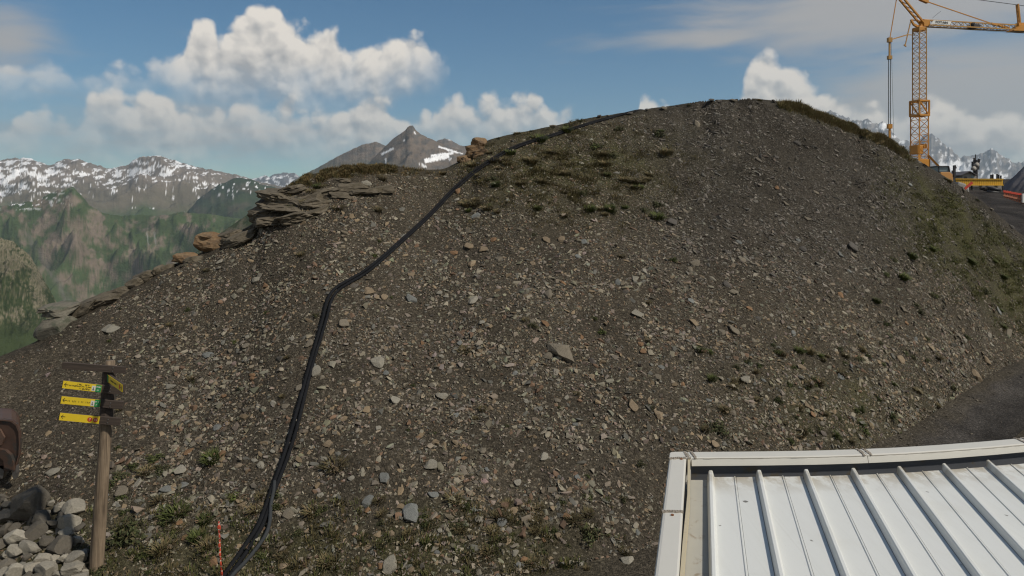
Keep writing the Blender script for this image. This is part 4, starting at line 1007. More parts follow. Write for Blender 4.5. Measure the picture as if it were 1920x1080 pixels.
for i in range(34):
    px = 905 + i * 30 + random.uniform(-12, 12)
    if 1470 < px < 1680: continue
    if random.random() < 0.6: place_stone(px, skyline(px) + random.uniform(1.5, 5), random.uniform(7, 14), random.choice(['dark slate', 'brown-grey']), random.randrange(12), 'stone breaking the skyline along the crest of the hill', GS, sink=0.2)
    else: place_plant(px, skyline(px) + random.uniform(2, 6), random.uniform(9, 18), random.choice(['brown', 'dark green']), 'tuft standing against the sky along the crest of the hill')
def scatter_plants(n, x0, x1, y0, y1, pal, wmin, wmax, below=True):
    c = 0; tries = 0
    while c < n and tries < n * 30:
        tries += 1
        px = random.uniform(x0, x1); py = random.uniform(y0, y1)
        if py < skyline(px) + 4 or (px > 1220 and py > 830) or (px < 170 and py > 900): continue
        if px > 1650 and py > 830 - (px - 1700) * 0.66: continue
        place_plant(px, py, random.uniform(wmin, wmax), random.choice(pal)); c += 1
scatter_plants(46, 870, 1250, 235, 410, ['brown', 'brown', 'brown', 'dark green', 'grassy'], 12, 26)
scatter_plants(62, 330, 1180, 930, 1075, ['green', 'dark green', 'dark green', 'brown', 'brown', 'brown'], 12, 30)
scatter_plants(70, 1300, 1790, 640, 830, ['green', 'dark green', 'brown', 'brown', 'grassy', 'green'], 9, 22)
scatter_plants(22, 180, 420, 850, 1075, ['dark green', 'brown', 'grassy', 'green'], 18, 40)
scatter_plants(26, 1640, 1900, 400, 640, ['green', 'dark green', 'grassy'], 12, 24)
scatter_plants(14, 500, 900, 310, 400, ['brown', 'brown', 'grassy'], 12, 22)
scatter_plants(30, 200, 1600, 430, 900, ['dark green', 'brown', 'green', 'brown'], 9, 16)

def grass(name, label, N, weight, hmin, hmax, pal, spread=0.10, per=26):
    area = np.linalg.norm(np.cross(_dc, _dr), axis=-1)[:, SL0:SL1].copy(); area[(PX < -60) | (PX > 2000)] = 0
    pxx = np.repeat(PX[:, None], SL1 - SL0, 1); pyy = TPY[:, SL0:SL1]; area[pyy > 1110] = 0
    w = area * weight(pxx, pyy); w = (w / w.sum()).ravel()
    pick = rng.choice(w.size, N, p=w); ci = pick // (SL1 - SL0); ri = pick % (SL1 - SL0) + SL0
    G = np.stack([TX, TY, TZ], -1); cen = G[ci, ri]
    K = N * per; c0 = np.repeat(cen, per, 0); nr = np.repeat(NRM[ci, ri], per, 0)
    ch = np.repeat(rng.uniform(hmin, hmax, N), per); tone = np.repeat(rng.uniform(0.75, 1.15, N), per)[:, None]
    pc = np.array(pal)[np.repeat(rng.integers(0, len(pal), N), per)] * tone * rng.uniform(0.75, 1.25, (K, 1))
    a = rng.uniform(0, 2 * np.pi, K); rr = spread * np.sqrt(rng.random(K))
    d = np.stack([np.cos(a), np.sin(a), np.zeros(K)], 1)
    t1 = d - nr * (d * nr).sum(1)[:, None]
    base = c0 + t1 * rr[:, None] - nr * 0.01
    hh = ch * rng.uniform(0.5, 1.1, K); up = np.array([0, 0, 1.0]) * 0.75 + nr * 0.35
    lean = d * rng.uniform(0.1, 0.7, (K, 1)) + np.array([0.15, -0.1, 0])
    sd = np.stack([-np.sin(a), np.cos(a), np.zeros(K)], 1) * rng.uniform(0.004, 0.010, (K, 1))
    m1 = base + up * (hh * 0.6)[:, None] + lean * (hh * 0.25)[:, None]; tip = base + up * hh[:, None] + lean * (hh * 0.8)[:, None]
    V = np.stack([base - sd, base + sd, m1 - sd * .8, m1 + sd * .8, tip], 1).reshape(-1, 3); o = np.arange(K)[:, None] * 5
    Fc = np.stack([o + np.array([0, 1, 3]), o + np.array([0, 3, 2]), o + np.array([2, 3, 4])], 1).reshape(-1, 3)
    return tag(obj(name, np_mesh(name, V, Fc, False, M['leaf'], np.repeat(pc, 5, 0))), label, 'grass', kind='stuff')
def d_sky(px, py): return py - np.interp(px, PX, TPY[:, NR0:].min(1))
def patchy(px, py, s=40.0): return np.clip(0.35 + 1.6 * fbm(px / s, py / s * 1.4, 4, 0.6), 0, 2)
grass('grass', 'olive grass covering the right flank of the hill', 2700, lambda px, py: sstep(px, 1620, 1780) * sstep(d_sky(px, py), 10, 45) * sstep(d_sky(px, py), 250, 110) * patchy(px, py), 0.03, 0.075, [(0.108, 0.108, 0.034), (0.125, 0.110, 0.040), (0.092, 0.102, 0.032)], 0.22, 24)
grass('turf', 'brown-green turf hanging over the crest on the right', 1500, lambda px, py: sstep(px, 1450, 1500) * sstep(px, 1720, 1660) * sstep(d_sky(px, py), 16, 6), 0.10, 0.20, [(0.20, 0.155, 0.075), (0.155, 0.138, 0.056), (0.175, 0.135, 0.065)], 0.16, 24)
grass('dry_grass', 'yellowish dry grass on the left crest under the pointed peak', 800, lambda px, py: np.exp(-((px - 650) / 75) ** 2) * sstep(d_sky(px, py), 24, 8) * patchy(px, py, 20), 0.05, 0.11, [(0.19, 0.135, 0.058), (0.16, 0.120, 0.055), (0.12, 0.105, 0.045)], 0.10, 20)
grass('slope_grass', 'brownish grass patch below the crest beside the pipes', 1300, lambda px, py: np.exp(-((px - 1060) / 140) ** 2 - ((py - 325) / 62) ** 2) * patchy(px, py, 26) ** 2, 0.03, 0.085, [(0.105, 0.088, 0.036), (0.092, 0.078, 0.032), (0.120, 0.092, 0.044)], 0.17, 22)
grass('foot_grass', 'mixed grass and weeds along the foot of the slope', 420, lambda px, py: (sstep(py, 900, 1030) * sstep(px, 1200, 1000) * sstep(px, 160, 200) + 0.8 * np.exp(-((px - 260) / 80) ** 2 - ((py - 1040) / 60) ** 2)) * patchy(px, py, 36) ** 2.6, 0.04, 0.10, [(0.080, 0.084, 0.028), (0.105, 0.088, 0.040), (0.066, 0.078, 0.024), (0.125, 0.098, 0.046)], 0.12, 22)

# ------------------------------------------------------------------ trail signpost
def frame_of(L, R):
    x = (R - L).normalized(); z = Vector((0, 0, 1)); y = z.cross(x).normalized(); z = x.cross(y)
    return Matrix((x, y, z)).transposed()
def child_at(o, root, loc, rot3):
    o.parent = root
    o.matrix_basis = Matrix.Translation(Vector(loc) - root.location) @ rot3.to_4x4()
    return o
def text_mesh(s, size, mat, name='lettering', ex=0.0015):
    cu = bpy.data.curves.new('tmp', 'FONT'); cu.body = s; cu.size = size; cu.align_x = 'CENTER'; cu.align_y = 'CENTER'; cu.extrude = ex; cu.resolution_u = 3
    to = bpy.data.objects.new('tmp', cu); col.objects.link(to); bpy.context.view_layer.update()
    me = bpy.data.meshes.new_from_object(to.evaluated_get(bpy.context.evaluated_depsgraph_get())); me.name = name
    bpy.data.objects.remove(to); bpy.data.curves.remove(cu)
    me.transform(Matrix.Rotation(math.radians(90), 4, 'X')); me.materials.clear(); me.materials.append(mat)
    return me
def strokes(w, h, z0, seed, y, sx=0.0, dens=0.019):
    """a line of small worn lettering, too small to read"""
    r = random.Random(seed); b = MB(); x = -w / 2
    while x < w / 2:
        k = r.random()
        if k > 0.12:
            gw = dens * r.uniform(0.55, 0.8)
            b.box((x + sx, y, z0), (0.0045, 0.0015, h))
            if k > 0.4: b.box((x + sx + gw / 2, y, z0 + h * r.choice((-0.42, 0, 0.42))), (gw, 0.0016, 0.0045))
            if k > 0.6: b.box((x + sx + gw, y, z0), (0.0045, 0.0015, h * r.uniform(0.5, 1)))
        x += dens
    return b
def arrow(b, x, y, z, s, sgn=-1):
    b.box((x, y, z), (s, 0.0015, s * 0.16))
    tipx = x + sgn * s / 2
    for q in (-1, 1): b.prism([(tipx, y, z), (tipx - sgn * s * 0.12, y, z + q * s * 0.02), (tipx - sgn * s * 0.55, y, z + q * s * 0.48), (tipx - sgn * s * 0.38, y, z + q * s * 0.52)], (0, 0.0016, 0))
    return b
B0 = hit(181, 1060); PY0 = B0.y
post = empty('trail_signpost', B0); tag(post, 'leaning wooden trail signpost with four yellow route plates by the rock pile', 'signpost')
top = P(207, 676, PY0 + 0.05)
path = [B0 + Vector((0, 0, -0.25)) + (top - B0) * 0] + [B0.lerp(top, k / 12) for k in range(13)]
mb = MB().tube([p - B0 for p in path], [0.092, 0.092, 0.090, 0.088, 0.087, 0.084, 0.083, 0.081, 0.080, 0.078, 0.076, 0.074, 0.072, 0.058], 14)
mb.build('post', M['wood_post'], post, True)
mb = MB().tube([B0.lerp(top, k) - B0 + Vector((0.004, -0.012, 0)) for k in (0.70, 0.80, 0.90, 0.955)], 0.086, 10); mb.build('post_cladding', M['wood_dark'], post, False)
def board(L, R, hgt, name='board', plate=None):
    c = (L + R) / 2; rot = frame_of(L, R); ln = (R - L).length
    b = MB().box((0, 0, 0), (ln, 0.035, hgt)); o = b.build(name, M['wood_dark'], None, bevel=0.006)
    child_at(o, post, c, rot)
    for dz in (-0.022, 0.022): MB().tube([(ln * 0.30, -0.016, dz), (ln * 0.30, -0.024, dz)], 0.008, 8).build('bolt', M['tooth'], o)
    return o, ln
S = PY0 / F
yf_ = PY0 - 0.12
board(P(117, 685, yf_ - 0.08), P(236, 694, yf_ + 0.08), 0.092)
for k, (l, t_, r_, b_, pr) in enumerate(((119, 720, 230, 733, 191), (116, 749, 231, 760, 189), (113, 780, 226, 791, 187))):
    o, ln = board(P(l - 2, t_, yf_ - 0.08), P(r_, b_, yf_ + 0.08), 0.106)
    pw = (pr - l) / (r_ - l + 2) * ln; x0 = -ln / 2 + 0.012; xc = x0 + pw / 2
    yp = -0.0205
    MB().box((xc, yp, 0.002), (pw, 0.004, 0.100)).build('plate', M['sign_yellow'], o)
    yl = yp - 0.0032
    arrow(MB(), x0 + 0.045, yl, 0.004, 0.052).build('arrow', M['sign_black'], o)
    if k < 2:
        MB().box((x0 + pw - 0.036, yl + 0.0006, 0.001), (0.070, 0.002, 0.098)).build('green_badge', M['sign_green'], o)
        MB().box((x0 + pw - 0.096, yl + 0.0004, -0.004), (0.046, 0.002, 0.070)).build('white_badge', M['sign_white'], o)
        fig = MB(); bx = x0 + pw - 0.096
        fig.bar((bx, yl - .001, 0.012), (bx - .004, yl - .001, -0.006), 0.006); fig.bar((bx - .004, yl - .001, -0.006), (bx + .010, yl - .001, -0.028), 0.005); fig.bar((bx - .004, yl - .001, -0.006), (bx - .012, yl - .001, -0.028), 0.005)
        fig.build('hiker_mark', M['sign_black'], o)
        st = strokes(0.052, 0.020, 0.022, 5 + k, yl - 0.001, x0 + pw - 0.036); st2 = strokes(0.026, 0.020, -0.020, 9 + k, yl - 0.001, x0 + pw - 0.036); st.add(st2.v, st2.f)
        st.build('badge_mark', M['sign_white'], o)
        tx = x0 + 0.085; tw = pw - 0.215
        if k == 0:
            s1 = strokes(tw * 0.62, 0.020, 0.028, 1, yl, tx + tw * 0.68); s2 = strokes(tw, 0.016, 0.002, 2, yl, tx + tw / 2); s3 = strokes(tw * 0.5, 0.019, -0.026, 3, yl, tx + tw * 0.72)
            s2.build('lettering', M['sign_black'], o); s3.build('lettering', M['sign_black'], o)
        else:
            s1 = strokes(tw * 0.55, 0.022, 0.0, 4, yl, tx + tw * 0.28); strokes(tw * 0.38, 0.022, 0.0, 8, yl, tx + tw * 0.80).build('lettering', M['sign_black'], o)
        s1.build('lettering', M['sign_black'], o)
    else:
        for q, (dx, tt) in enumerate(((0.118, '7'), (0.048, '15'))):
            cxx = x0 + pw - dx; d = MB(); n = 20
            d.prism([(cxx + 0.031 * math.cos(a), yl, 0.031 * math.sin(a)) for a in [2 * math.pi * i / n for i in range(n)]], (0, 0.0016, 0)); d.build('red_disc', M['sign_red'], o)
            nm = link(bpy.data.objects.new('route_number', text_mesh(tt, 0.044, M['sign_white'])), o); nm.location = (cxx, yl - 0.0015, 0)
# the short board pointing towards the viewer's right
L = P(204, 708, PY0 - 0.02); R = P(233, 728, PY0 - 0.56)
o, ln = board(L, R, 0.105)
MB().box((0.0, -0.0205, 0.0), (ln * 0.97, 0.004, 0.098)).build('plate', M['sign_yellow'], o)
arrow(MB(), ln / 2 - 0.05, -0.0236, 0.0, 0.055, 1).build('arrow', M['sign_black'], o)
MB().box((-ln / 2 + 0.05, -0.0232, 0.0), (0.06, 0.002, 0.092)).build('green_badge', M['sign_green'], o)
strokes(ln * 0.42, 0.020, 0.0, 12, -0.0236, -0.03).build('lettering', M['sign_black'], o)
d = MB(); cxx = ln / 2 - 0.125; d.prism([(cxx + 0.030 * math.cos(a), -0.0236, 0.030 * math.sin(a)) for a in [2 * math.pi * i / 18 for i in range(18)]], (0, 0.0016, 0)); d.build('red_disc', M['sign_red'], o)

# red and white marker tape on a thin stake
q = hit(417, 1092); tp = P(410, 978, q.y + 0.02)
root = empty('marker_stake', q); tag(root, 'thin stake wrapped in red and white tape left of the black pipes', 'stake')
MB().tube([Vector((0, 0, -0.2)), tp - q], 0.010, 8).build('stake', M['tape'], root, True)
tpz = MB(); prev = None
for i in range(46):                                      # twisted tape
    k = i / 45; c = (tp - q) * k + Vector((0.008 * math.sin(9 * k), -0.012, 0)); a = k * 21; w = 0.012 + (0.012 if 0.80 < k < 0.95 else 0)
    e = Vector((math.cos(a) * w, math.sin(a) * w * 0.6, 0)); tpz.v += [tuple(c - e), tuple(c + e)]
    if i: n0 = 2 * i; tpz.f.append((n0 - 2, n0 - 1, n0 + 1, n0))
tpz.build('tape', M['tape'], root)

# excavator bucket reaching in from the left
bq = hit(8, 893); root = empty('excavator_bucket', bq, 0.0); tag(root, 'worn rusty excavator bucket with teeth resting on the dirt at the left edge', 'excavator bucket')
Y_ = bq.y
RAY = Vector(((8 - 960) / F, 1.0, -0.12))
def bp(px, py, dy=0.0): return P(px, py, Y_) + RAY * dy - bq
# outline of the side cheek, clockwise from the hinge, in photo pixels
cheek = [(-62, 792), (-30, 783), (5, 779), (22, 781), (31, 788), (36, 800), (37, 822), (36, 842), (32, 856), (27, 872), (10, 874), (-8, 862), (-20, 846), (-40, 838), (-60, 842)]
MB().prism([bp(x, y, -0.30) for x, y in cheek], (0.0, 0.035, 0)).build('side_plate', M['bucket'], root)
MB().prism([bp(x, y, 0.62) for x, y in cheek], (0.0, 0.035, 0)).build('side_plate', M['bucket'], root)
sh = MB(); back = cheek[0:10]
for i in range(len(back) - 1):
    a0, a1 = bp(*back[i], -0.33), bp(*back[i + 1], -0.33); off = RAY * 0.95; inn = Vector((-0.02, 0, -0.02))
    sh.prism([a0, a1, a1 + inn, a0 + inn], off)
sh.build('shell', M['bucket_red'], root)
rib = [(-50, 800), (-20, 792), (0, 797), (8, 812), (2, 826), (-20, 822), (-45, 822)]
MB().prism([bp(x, y, -0.335) for x, y in rib], (0, 0.03, 0)).build('wear_patch', M['bucket_red'], root)
arc = [(-20, 838), (-4, 832), (10, 835), (19, 843), (24, 856), (25, 871), (8, 866), (6, 853), (0, 848), (-8, 852), (-20, 850)]
MB().prism([bp(x, y, -0.36) for x, y in arc], (0, 0.055, 0)).build('cheek_cutter', M['bucket'], root)
MB().bar(bp(27, 872, -0.3) + Vector((0, 0, 0)), bp(27, 872, 0.66), 0.06, 0.04).build('cutting_edge', M['bucket'], root)
for k, px in enumerate((26, 3, -20, -42)):
    b = MB(); p = bp(px, 870, -0.32 + 0.02 * k)
    b.prism([p + Vector((-0.030, 0, 0.05)), p + Vector((0.030, 0, 0.05)), p + Vector((0.034, 0, -0.06)), p + Vector((0.012, 0, -0.15)), p + Vector((-0.016, 0, -0.15)), p + Vector((-0.034, 0, -0.06))], (0, 0.07, 0))
    b.build('tooth', M['tooth'], root)
b = MB(); b.bar(bp(-40, 800, 0.1), bp(-110, 745, 0.15), 0.22, 0.26); b.bar(bp(-110, 745, 0.15), bp(-330, 560, 0.3), 0.28, 0.38); b.build('dipper_arm', M['bucket_red'], root)

# ------------------------------------------------------------------ building with the white roof in front
ZT = H - 1.75; DX = 0.274
FE = [(1256, 847), (1300, 846.3), (1420, 845.3), (1520, 843.8), (1600, 841.5), (1680, 838), (1760, 833), (1840, 827), (1920, 820), (2020, 810), (2120, 799), (2300, 778)]
def fe_y(px): return float(np.interp(px, [p[0] for p in FE], [p[1] for p in FE]))
def front(px, inset=0.0, dz=0.0):
    Y = 1.75 * F / (fe_y(px) - YH); return Vector(((px - 960) / F * Y - DX * inset * 0.0, Y - inset, ZT + dz))
bld = empty('building', front(1256) - Vector((0, 0, ZT))); tag(bld, 'low building whose white ribbed metal roof fills the lower right corner', 'building')
def bput(b, name, mat, parent=None, **k):
    """part given in world coordinates"""
    par = parent or bld
    base = bld.location if par is bld else bld.location + par.location
    b.v = [tuple(Vector(p) - base) for p in b.v]
    return b.build(name, mat, par, **k)
C0 = front(1256); YB = -3.5
def lft(Y, off=0.0, z=ZT): return Vector((C0.x + DX * (Y - C0.y) + off, Y, z))
pts = [front(px) for px in range(1256, 2301, 58)]
outline = [Vector((p.x, p.y - 0.01, 0)) for p in pts] + [Vector((pts[-1].x + DX * (YB - pts[-1].y), YB, 0)), Vector((lft(YB).x, YB, 0))]
outline = [Vector((p.x + (0.012 if i in (0, len(outline) - 1) else 0), p.y, -0.1)) for i, p in enumerate(outline)]
bput(MB().prism(outline, (0, 0, ZT - 0.23 + 0.1)), 'wall', M['wall'])
SEC = [(0.0, -0.17), (0.0, -0.010), (0.006, -0.002), (0.016, 0.0), (0.108, 0.0), (0.118, -0.004), (0.124, -0.012), (0.135, -0.052), (0.128, -0.056), (0.10, -0.056), (0.10, -0.17)]
def coping(a, b_, n):
    mb = MB(); rows = []
    for i in range(n + 1):
        p = front(a + (b_ - a) * i / n); o = len(mb.v)
        for inn, dz in SEC: mb.v.append((p.x, p.y - inn, p.z + dz))
        rows.append(o)
    m = len(SEC)
    for i in range(n):
        for k in range(m): mb.f.append((rows[i] + k, rows[i] + (k + 1) % m, rows[i + 1] + (k + 1) % m, rows[i + 1] + k))
    mb.f.append(tuple(rows[0] + k for k in range(m))); mb.f.append(tuple(rows[-1] + k for k in reversed(range(m))))
    return mb
joints = [1290, 1611, 1909, 2200]
cop = []
for a, b_ in ((1288, 1609.6), (1610.6, 1908.5), (1909.5, 2300)):
    cop.append(bput(coping(a, b_, 16), 'coping', M['coping']))
# side coping with rounded corner
def side_cop(Y0, Y1):
    mb = MB(); n = 6; w = 0.118
    sec = [(0, -0.17), (0, -0.012), (0.007, -0.003), (0.02, 0.0), (w - 0.012, 0.0), (w - 0.003, -0.004), (w, -0.012), (w, -0.075), (w - 0.02, -0.075), (w - 0.02, -0.17)]
    for i in range(n + 1):
        Y = Y0 + (Y1 - Y0) * i / n; p = lft(Y)
        for off, dz in sec: mb.v.append((p.x + off, p.y, p.z + dz))
    m = len(sec)
    for i in range(n):
        for k in range(m): mb.f.append((i * m + k, i * m + (k + 1) % m, (i + 1) * m + (k + 1) % m, (i + 1) * m + k))
    mb.f.append(tuple(range(m))); mb.f.append(tuple(n * m + k for k in reversed(range(m))))
    return mb
s1 = bput(side_cop(C0.y - 0.125, 3.93), 'coping', M['coping']); s2 = bput(side_cop(3.915, 2.3), 'coping', M['coping']); bput(side_cop(2.295, YB), 'coping', M['coping'])
cn = MB(); a = front(1256); e = front(1287.4)
oc = [(a.x - 0.002 + 0.03, a.y, 0), (e.x, e.y, 0), (e.x, e.y - 0.122, 0), (lft(a.y - 0.122).x, a.y - 0.122, 0), (lft(a.y - 0.03).x, a.y - 0.03, 0), (lft(a.y - .01).x + 0.006, a.y - 0.008, 0)]
cn.prism([(x, y, ZT - 0.17) for x, y, _ in oc], (0, 0, 0.171)); bput(cn, 'coping_corner', M['coping'], bevel=0.006)
# mastic at the joints, rusty screws
def seal_front(px):
    mb = MB(); r = random.Random(int(px))
    for dpx in (-6, 6):
        prev = None
        for i in range(9):
            p = front(px + dpx + r.uniform(-1.2, 1.2)); yy = p.y - 0.004 - i * 0.0145; w = r.uniform(0.006, 0.013); z = ZT + 0.003 - (0.004 if i in (0, 8) else 0)
            mb.box((p.x, yy, z), (w * 1.6, 0.017, 0.006))
    return mb
for px in (1289, 1611, 1909): bput(seal_front(px), 'joint_seal', M['seal'])
ln_ = MB(); gl = [front(1290 + i * 10) + Vector((0, -0.1215 + random.uniform(-.0008, .0008), -0.0065)) for i in range(100)]
for i in range(99): ln_.bar(gl[i], gl[i + 1], 0.005 + 0.003 * random.random(), 0.004)
bput(ln_, 'fold_line', M['grime'])
for Y in (C0.y - 0.128, 3.925):
    mb = MB()
    for i in range(8): p = lft(Y); mb.box((p.x + 0.008 + i * 0.0145, Y + random.uniform(-.005, .005), ZT + 0.002), (0.018, random.uniform(0.014, 0.026), 0.008))
    bput(mb, 'joint_seal', M['seal'])
for Y, off in ((3.88, 0.06), (C0.y - 0.145, 0.085)):
    p = lft(Y, off); mb = MB().tube([p + Vector((0, 0, -0.002)), p + Vector((0, 0, 0.006))], 0.009, 8); bput(mb, 'screw', M['rust'])
# gutter behind the front coping
g = MB(); cols_ = [front(px) for px in range(1276, 2301, 32)]
for i, p in enumerate(cols_):
    for inn, dz in ((0.102, -0.05), (0.104, -0.165), (0.30, -0.165), (0.30, -0.172), (0.098, -0.172), (0.096, -0.05)): g.v.append((p.x, p.y - inn, ZT + dz))
    if i:
        for k in range(6): g.f.append(((i - 1) * 6 + k, (i - 1) * 6 + (k + 1) % 6, i * 6 + (k + 1) % 6, i * 6 + k))
bput(g, 'gutter', M['gutter'])
# roof sheets: one per rib spacing, running back under the camera
ribs = [1316, 1403, 1488, 1573, 1656, 1737, 1817, 1895, 1972, 2048, 2122, 2194, 2262]
ZP = ZT - 0.098
def rib_front(px):
    p = front(px, 0.215); return p.x, p.y
RW = 0.030
for i in range(len(ribs) - 1):
    x0, y0 = rib_front(ribs[i]); x1, y1 = rib_front(ribs[i + 1])
    prof = []                                            # (fraction, offset m, height)
    w = x1 - x0
    for off, z in ((-0.024, 0.0), (-0.014, 0.034), (-0.008, 0.039), (0.008, 0.039), (0.014, 0.034), (0.026, 0.0), (w * 0.25, 0.0), (w * 0.5 - 0.008, 0.0), (w * 0.5 - 0.004, 0.0055), (w * 0.5 + 0.003, 0.0055), (w * 0.5 + 0.0035, -0.003), (w * 0.5 + 0.009, -0.003), (w * 0.5 + 0.010, 0.0),
                   (w * 0.75, 0.0), (w - 0.027, 0.0), (w - 0.027, -0.02)): prof.append((off, z))
    rows = np.concatenate([np.linspace(0, 0.08, 12), np.linspace(0.1, 1, 14)])
    V, C = [], []
    for t_ in rows:
        for off, z in prof:
            fr = off / w; yf0 = y0 + (y1 - y0) * fr
            rib = z > 0.01
            ys = yf0 + (0.022 if rib else 0.004 * math.sin(off * 90 + i)) ; Y = ys + (YB - ys) * t_
            V.append((x0 + off + DX * (Y - yf0), Y, ZP + z + (yf0 - Y) * 0.004)); e = max(0.0, 1 - (ys - Y) / 0.30); C.append((e, e, e))
    n = len(prof); nr = len(rows); Fc = []
    for r_ in range(nr - 1):
        for k in range(n - 1): Fc.append((r_ * n + k, (r_ + 1) * n + k, (r_ + 1) * n + k + 1, r_ * n + k + 1))
    o0 = len(V)
    for k in range(n): V.append((V[k][0], V[k][1] - 0.012, ZP - 0.028)); C.append((1, 1, 1))
    for k in range(n - 1): Fc.append((k, k + 1, o0 + k + 1, o0 + k))
    V = np.array(V) - np.array(bld.location)
    obj('roof_panel', np_mesh('roof_panel', V, np.array(Fc)[:, ::-1], False, M['roof'], np.array(C)), bld)
# channel and flashing along the left side
x0, y0 = rib_front(ribs[0])
ch = MB(); ch.add([(x0 - 0.026, y0 - 0.03, ZP - 0.006), (lft(y0).x + 0.118, y0 - 0.03, ZP - 0.006), (lft(YB).x + 0.118, YB, ZP - 0.006), (x0 - 0.026 + DX * (YB - y0), YB, ZP - 0.006)], [(0, 1, 2, 3)]); bput(ch, 'side_channel', M['channel'])
fl = MB()
for i in range(14):
    Ya = y0 + 0.10 + (YB - y0) * i / 14; Yb = y0 + 0.10 + (YB - y0) * (i + 1) / 14
    A = lft(Ya, 0.136 + 0.010 * math.sin(i * 1.7)); B = lft(Yb, 0.136 + 0.010 * math.sin((i + 1) * 1.7))
    fl.bar(A + Vector((0, 0, -0.052)), B + Vector((0, 0, -0.052)), 0.016, 0.085)
bput(fl, 'side_flashing', M['cream'])
# a mast under the camera is out of view; nothing else stands on the roof

# ------------------------------------------------------------------ crane behind the hill
XT = (1724 - 960) / F * 78.0
def CP(px, py, side=0.0):
    """point in the vertical plane of the crane's jib"""
    k = (px - 960) / F; sl = 0.254
    Y = (78.0 - sl * XT) / (1 - sl * k)
    p = P(px, py, Y); return p + Vector((-sl, 1, 0)).normalized() * side
ground_z = 8.0
base = Vector((XT, 78.0, ground_z)); crane = empty('tower_crane', base); tag(crane, 'orange self-erecting tower crane rising behind the right shoulder of the hill', 'crane')
JD = Vector((1, 0.254, 0)).normalized(); JN = Vector((-0.254, 1, 0)).normalized()
def cput(b, name, mat, parent=None, **k):
    b.v = [tuple(Vector(p) - base) for p in b.v]; return b.build(name, mat, parent or crane, **k)
def lattice(z0, z1, w, bays, cw, bw):
    b = MB(); cs = [JD * sx * w / 2 + JN * sy * w / 2 for sx, sy in ((-1, -1), (1, -1), (1, 1), (-1, 1))]
    c0 = Vector((XT, 78.0, 0))
    for c in cs: b.bar(c0 + c + Vector((0, 0, z0)), c0 + c + Vector((0, 0, z1)), cw)
    for i in range(bays):
        a, e = z0 + (z1 - z0) * i / bays, z0 + (z1 - z0) * (i + 1) / bays
        for k in range(4):
            A, B = cs[k], cs[(k + 1) % 4]
            if i % 2: A, B = B, A
            b.bar(c0 + A + Vector((0, 0, a)), c0 + B + Vector((0, 0, e)), bw)
            b.bar(c0 + cs[k] + Vector((0, 0, a)), c0 + cs[(k + 1) % 4] + Vector((0, 0, a)), bw * 0.8)
    return b
zz = lambda py: H + (YH - py) / F * 78.0
cput(lattice(ground_z, zz(212), 1.22, 9, 0.10, 0.05), 'lower_tower', M['crane'])
cput(lattice(zz(214), zz(52), 0.96, 17, 0.085, 0.042), 'upper_tower', M['crane_pale'])
b = MB(); c0 = Vector((XT, 78, 0))
for z in (zz(190), zz(217)):
    for sx in (-1, 1): b.bar(c0 + JD * sx * 0.68 - JN * 0.68 + Vector((0, 0, z)), c0 + JD * sx * 0.68 + JN * 0.68 + Vector((0, 0, z)), 0.18); b.bar(c0 + JN * sx * 0.68 - JD * 0.68 + Vector((0, 0, z)), c0 + JN * sx * 0.68 + JD * 0.68 + Vector((0, 0, z)), 0.18)
for sx in (-1, 1):
    for sy in (-1, 1): b.bar(c0 + JD * sx * 0.66 + JN * sy * 0.66 + Vector((0, 0, zz(190))), c0 + JD * sx * 0.66 + JN * sy * 0.66 + Vector((0, 0, zz(217))), 0.15)
    b.bar(c0 - JD * 0.66 + JN * sx * 0.66 + Vector((0, 0, zz(190))), c0 + JD * 0.66 + JN * sx * 0.66 + Vector((0, 0, zz(217))), 0.11)
cput(b, 'collar', M['crane'])
b = MB(); b.box(c0 + Vector((0, 0, zz(306))), (1.5, 1.5, 0.9), Matrix.Rotation(0.25, 3, 'Z')); b.box(c0 - JD * 0.45 + Vector((0, 0, zz(281))), (0.75, 1.2, 1.0), Matrix.Rotation(0.25, 3, 'Z')); b.box(c0 + JD * 0.4 + Vector((0, 0, zz(274))), (0.5, 0.9, 0.45), Matrix.Rotation(0.25, 3, 'Z')); cput(b, 'slewing_base', M['crane'], bevel=0.06)
b = MB()
for sx in (-1, 1):
    for sy in (-1, 1): b.bar(c0 + JD * sx * 0.6 + JN * sy * 0.6 + Vector((0, 0, zz(292))), c0 + JD * sx * 2.0 + JN * sy * 2.0 + Vector((0, 0, ground_z)), 0.22)
cput(b, 'outriggers', M['crane'])
# head
b = MB(); b.box(c0 + Vector((0, 0, zz(55))), (0.95, 0.9, 0.45), Matrix.Rotation(0.25, 3, 'Z')); b.box(CP(1733, 44), (0.75, 0.7, 0.8), Matrix.Rotation(0.25, 3, 'Z')); b.bar(CP(1724, 54), CP(1731, 44), 0.5); cput(b, 'head', M['crane'], bevel=0.05)
b = MB()
for s_ in (-0.28, 0.28): b.bar(CP(1729, 44, s_), CP(1672, -24, s_), 0.17)
for i in range(8):
    k0 = i / 8; k1 = (i + 1) / 8; A = CP(1729, 44, -0.28).lerp(CP(1672, -24, -0.28), k0); B = CP(1729, 44, 0.28).lerp(CP(1672, -24, 0.28), k1); b.bar(A, B, 0.07)
cput(b, 'jib_mast', M['crane'])
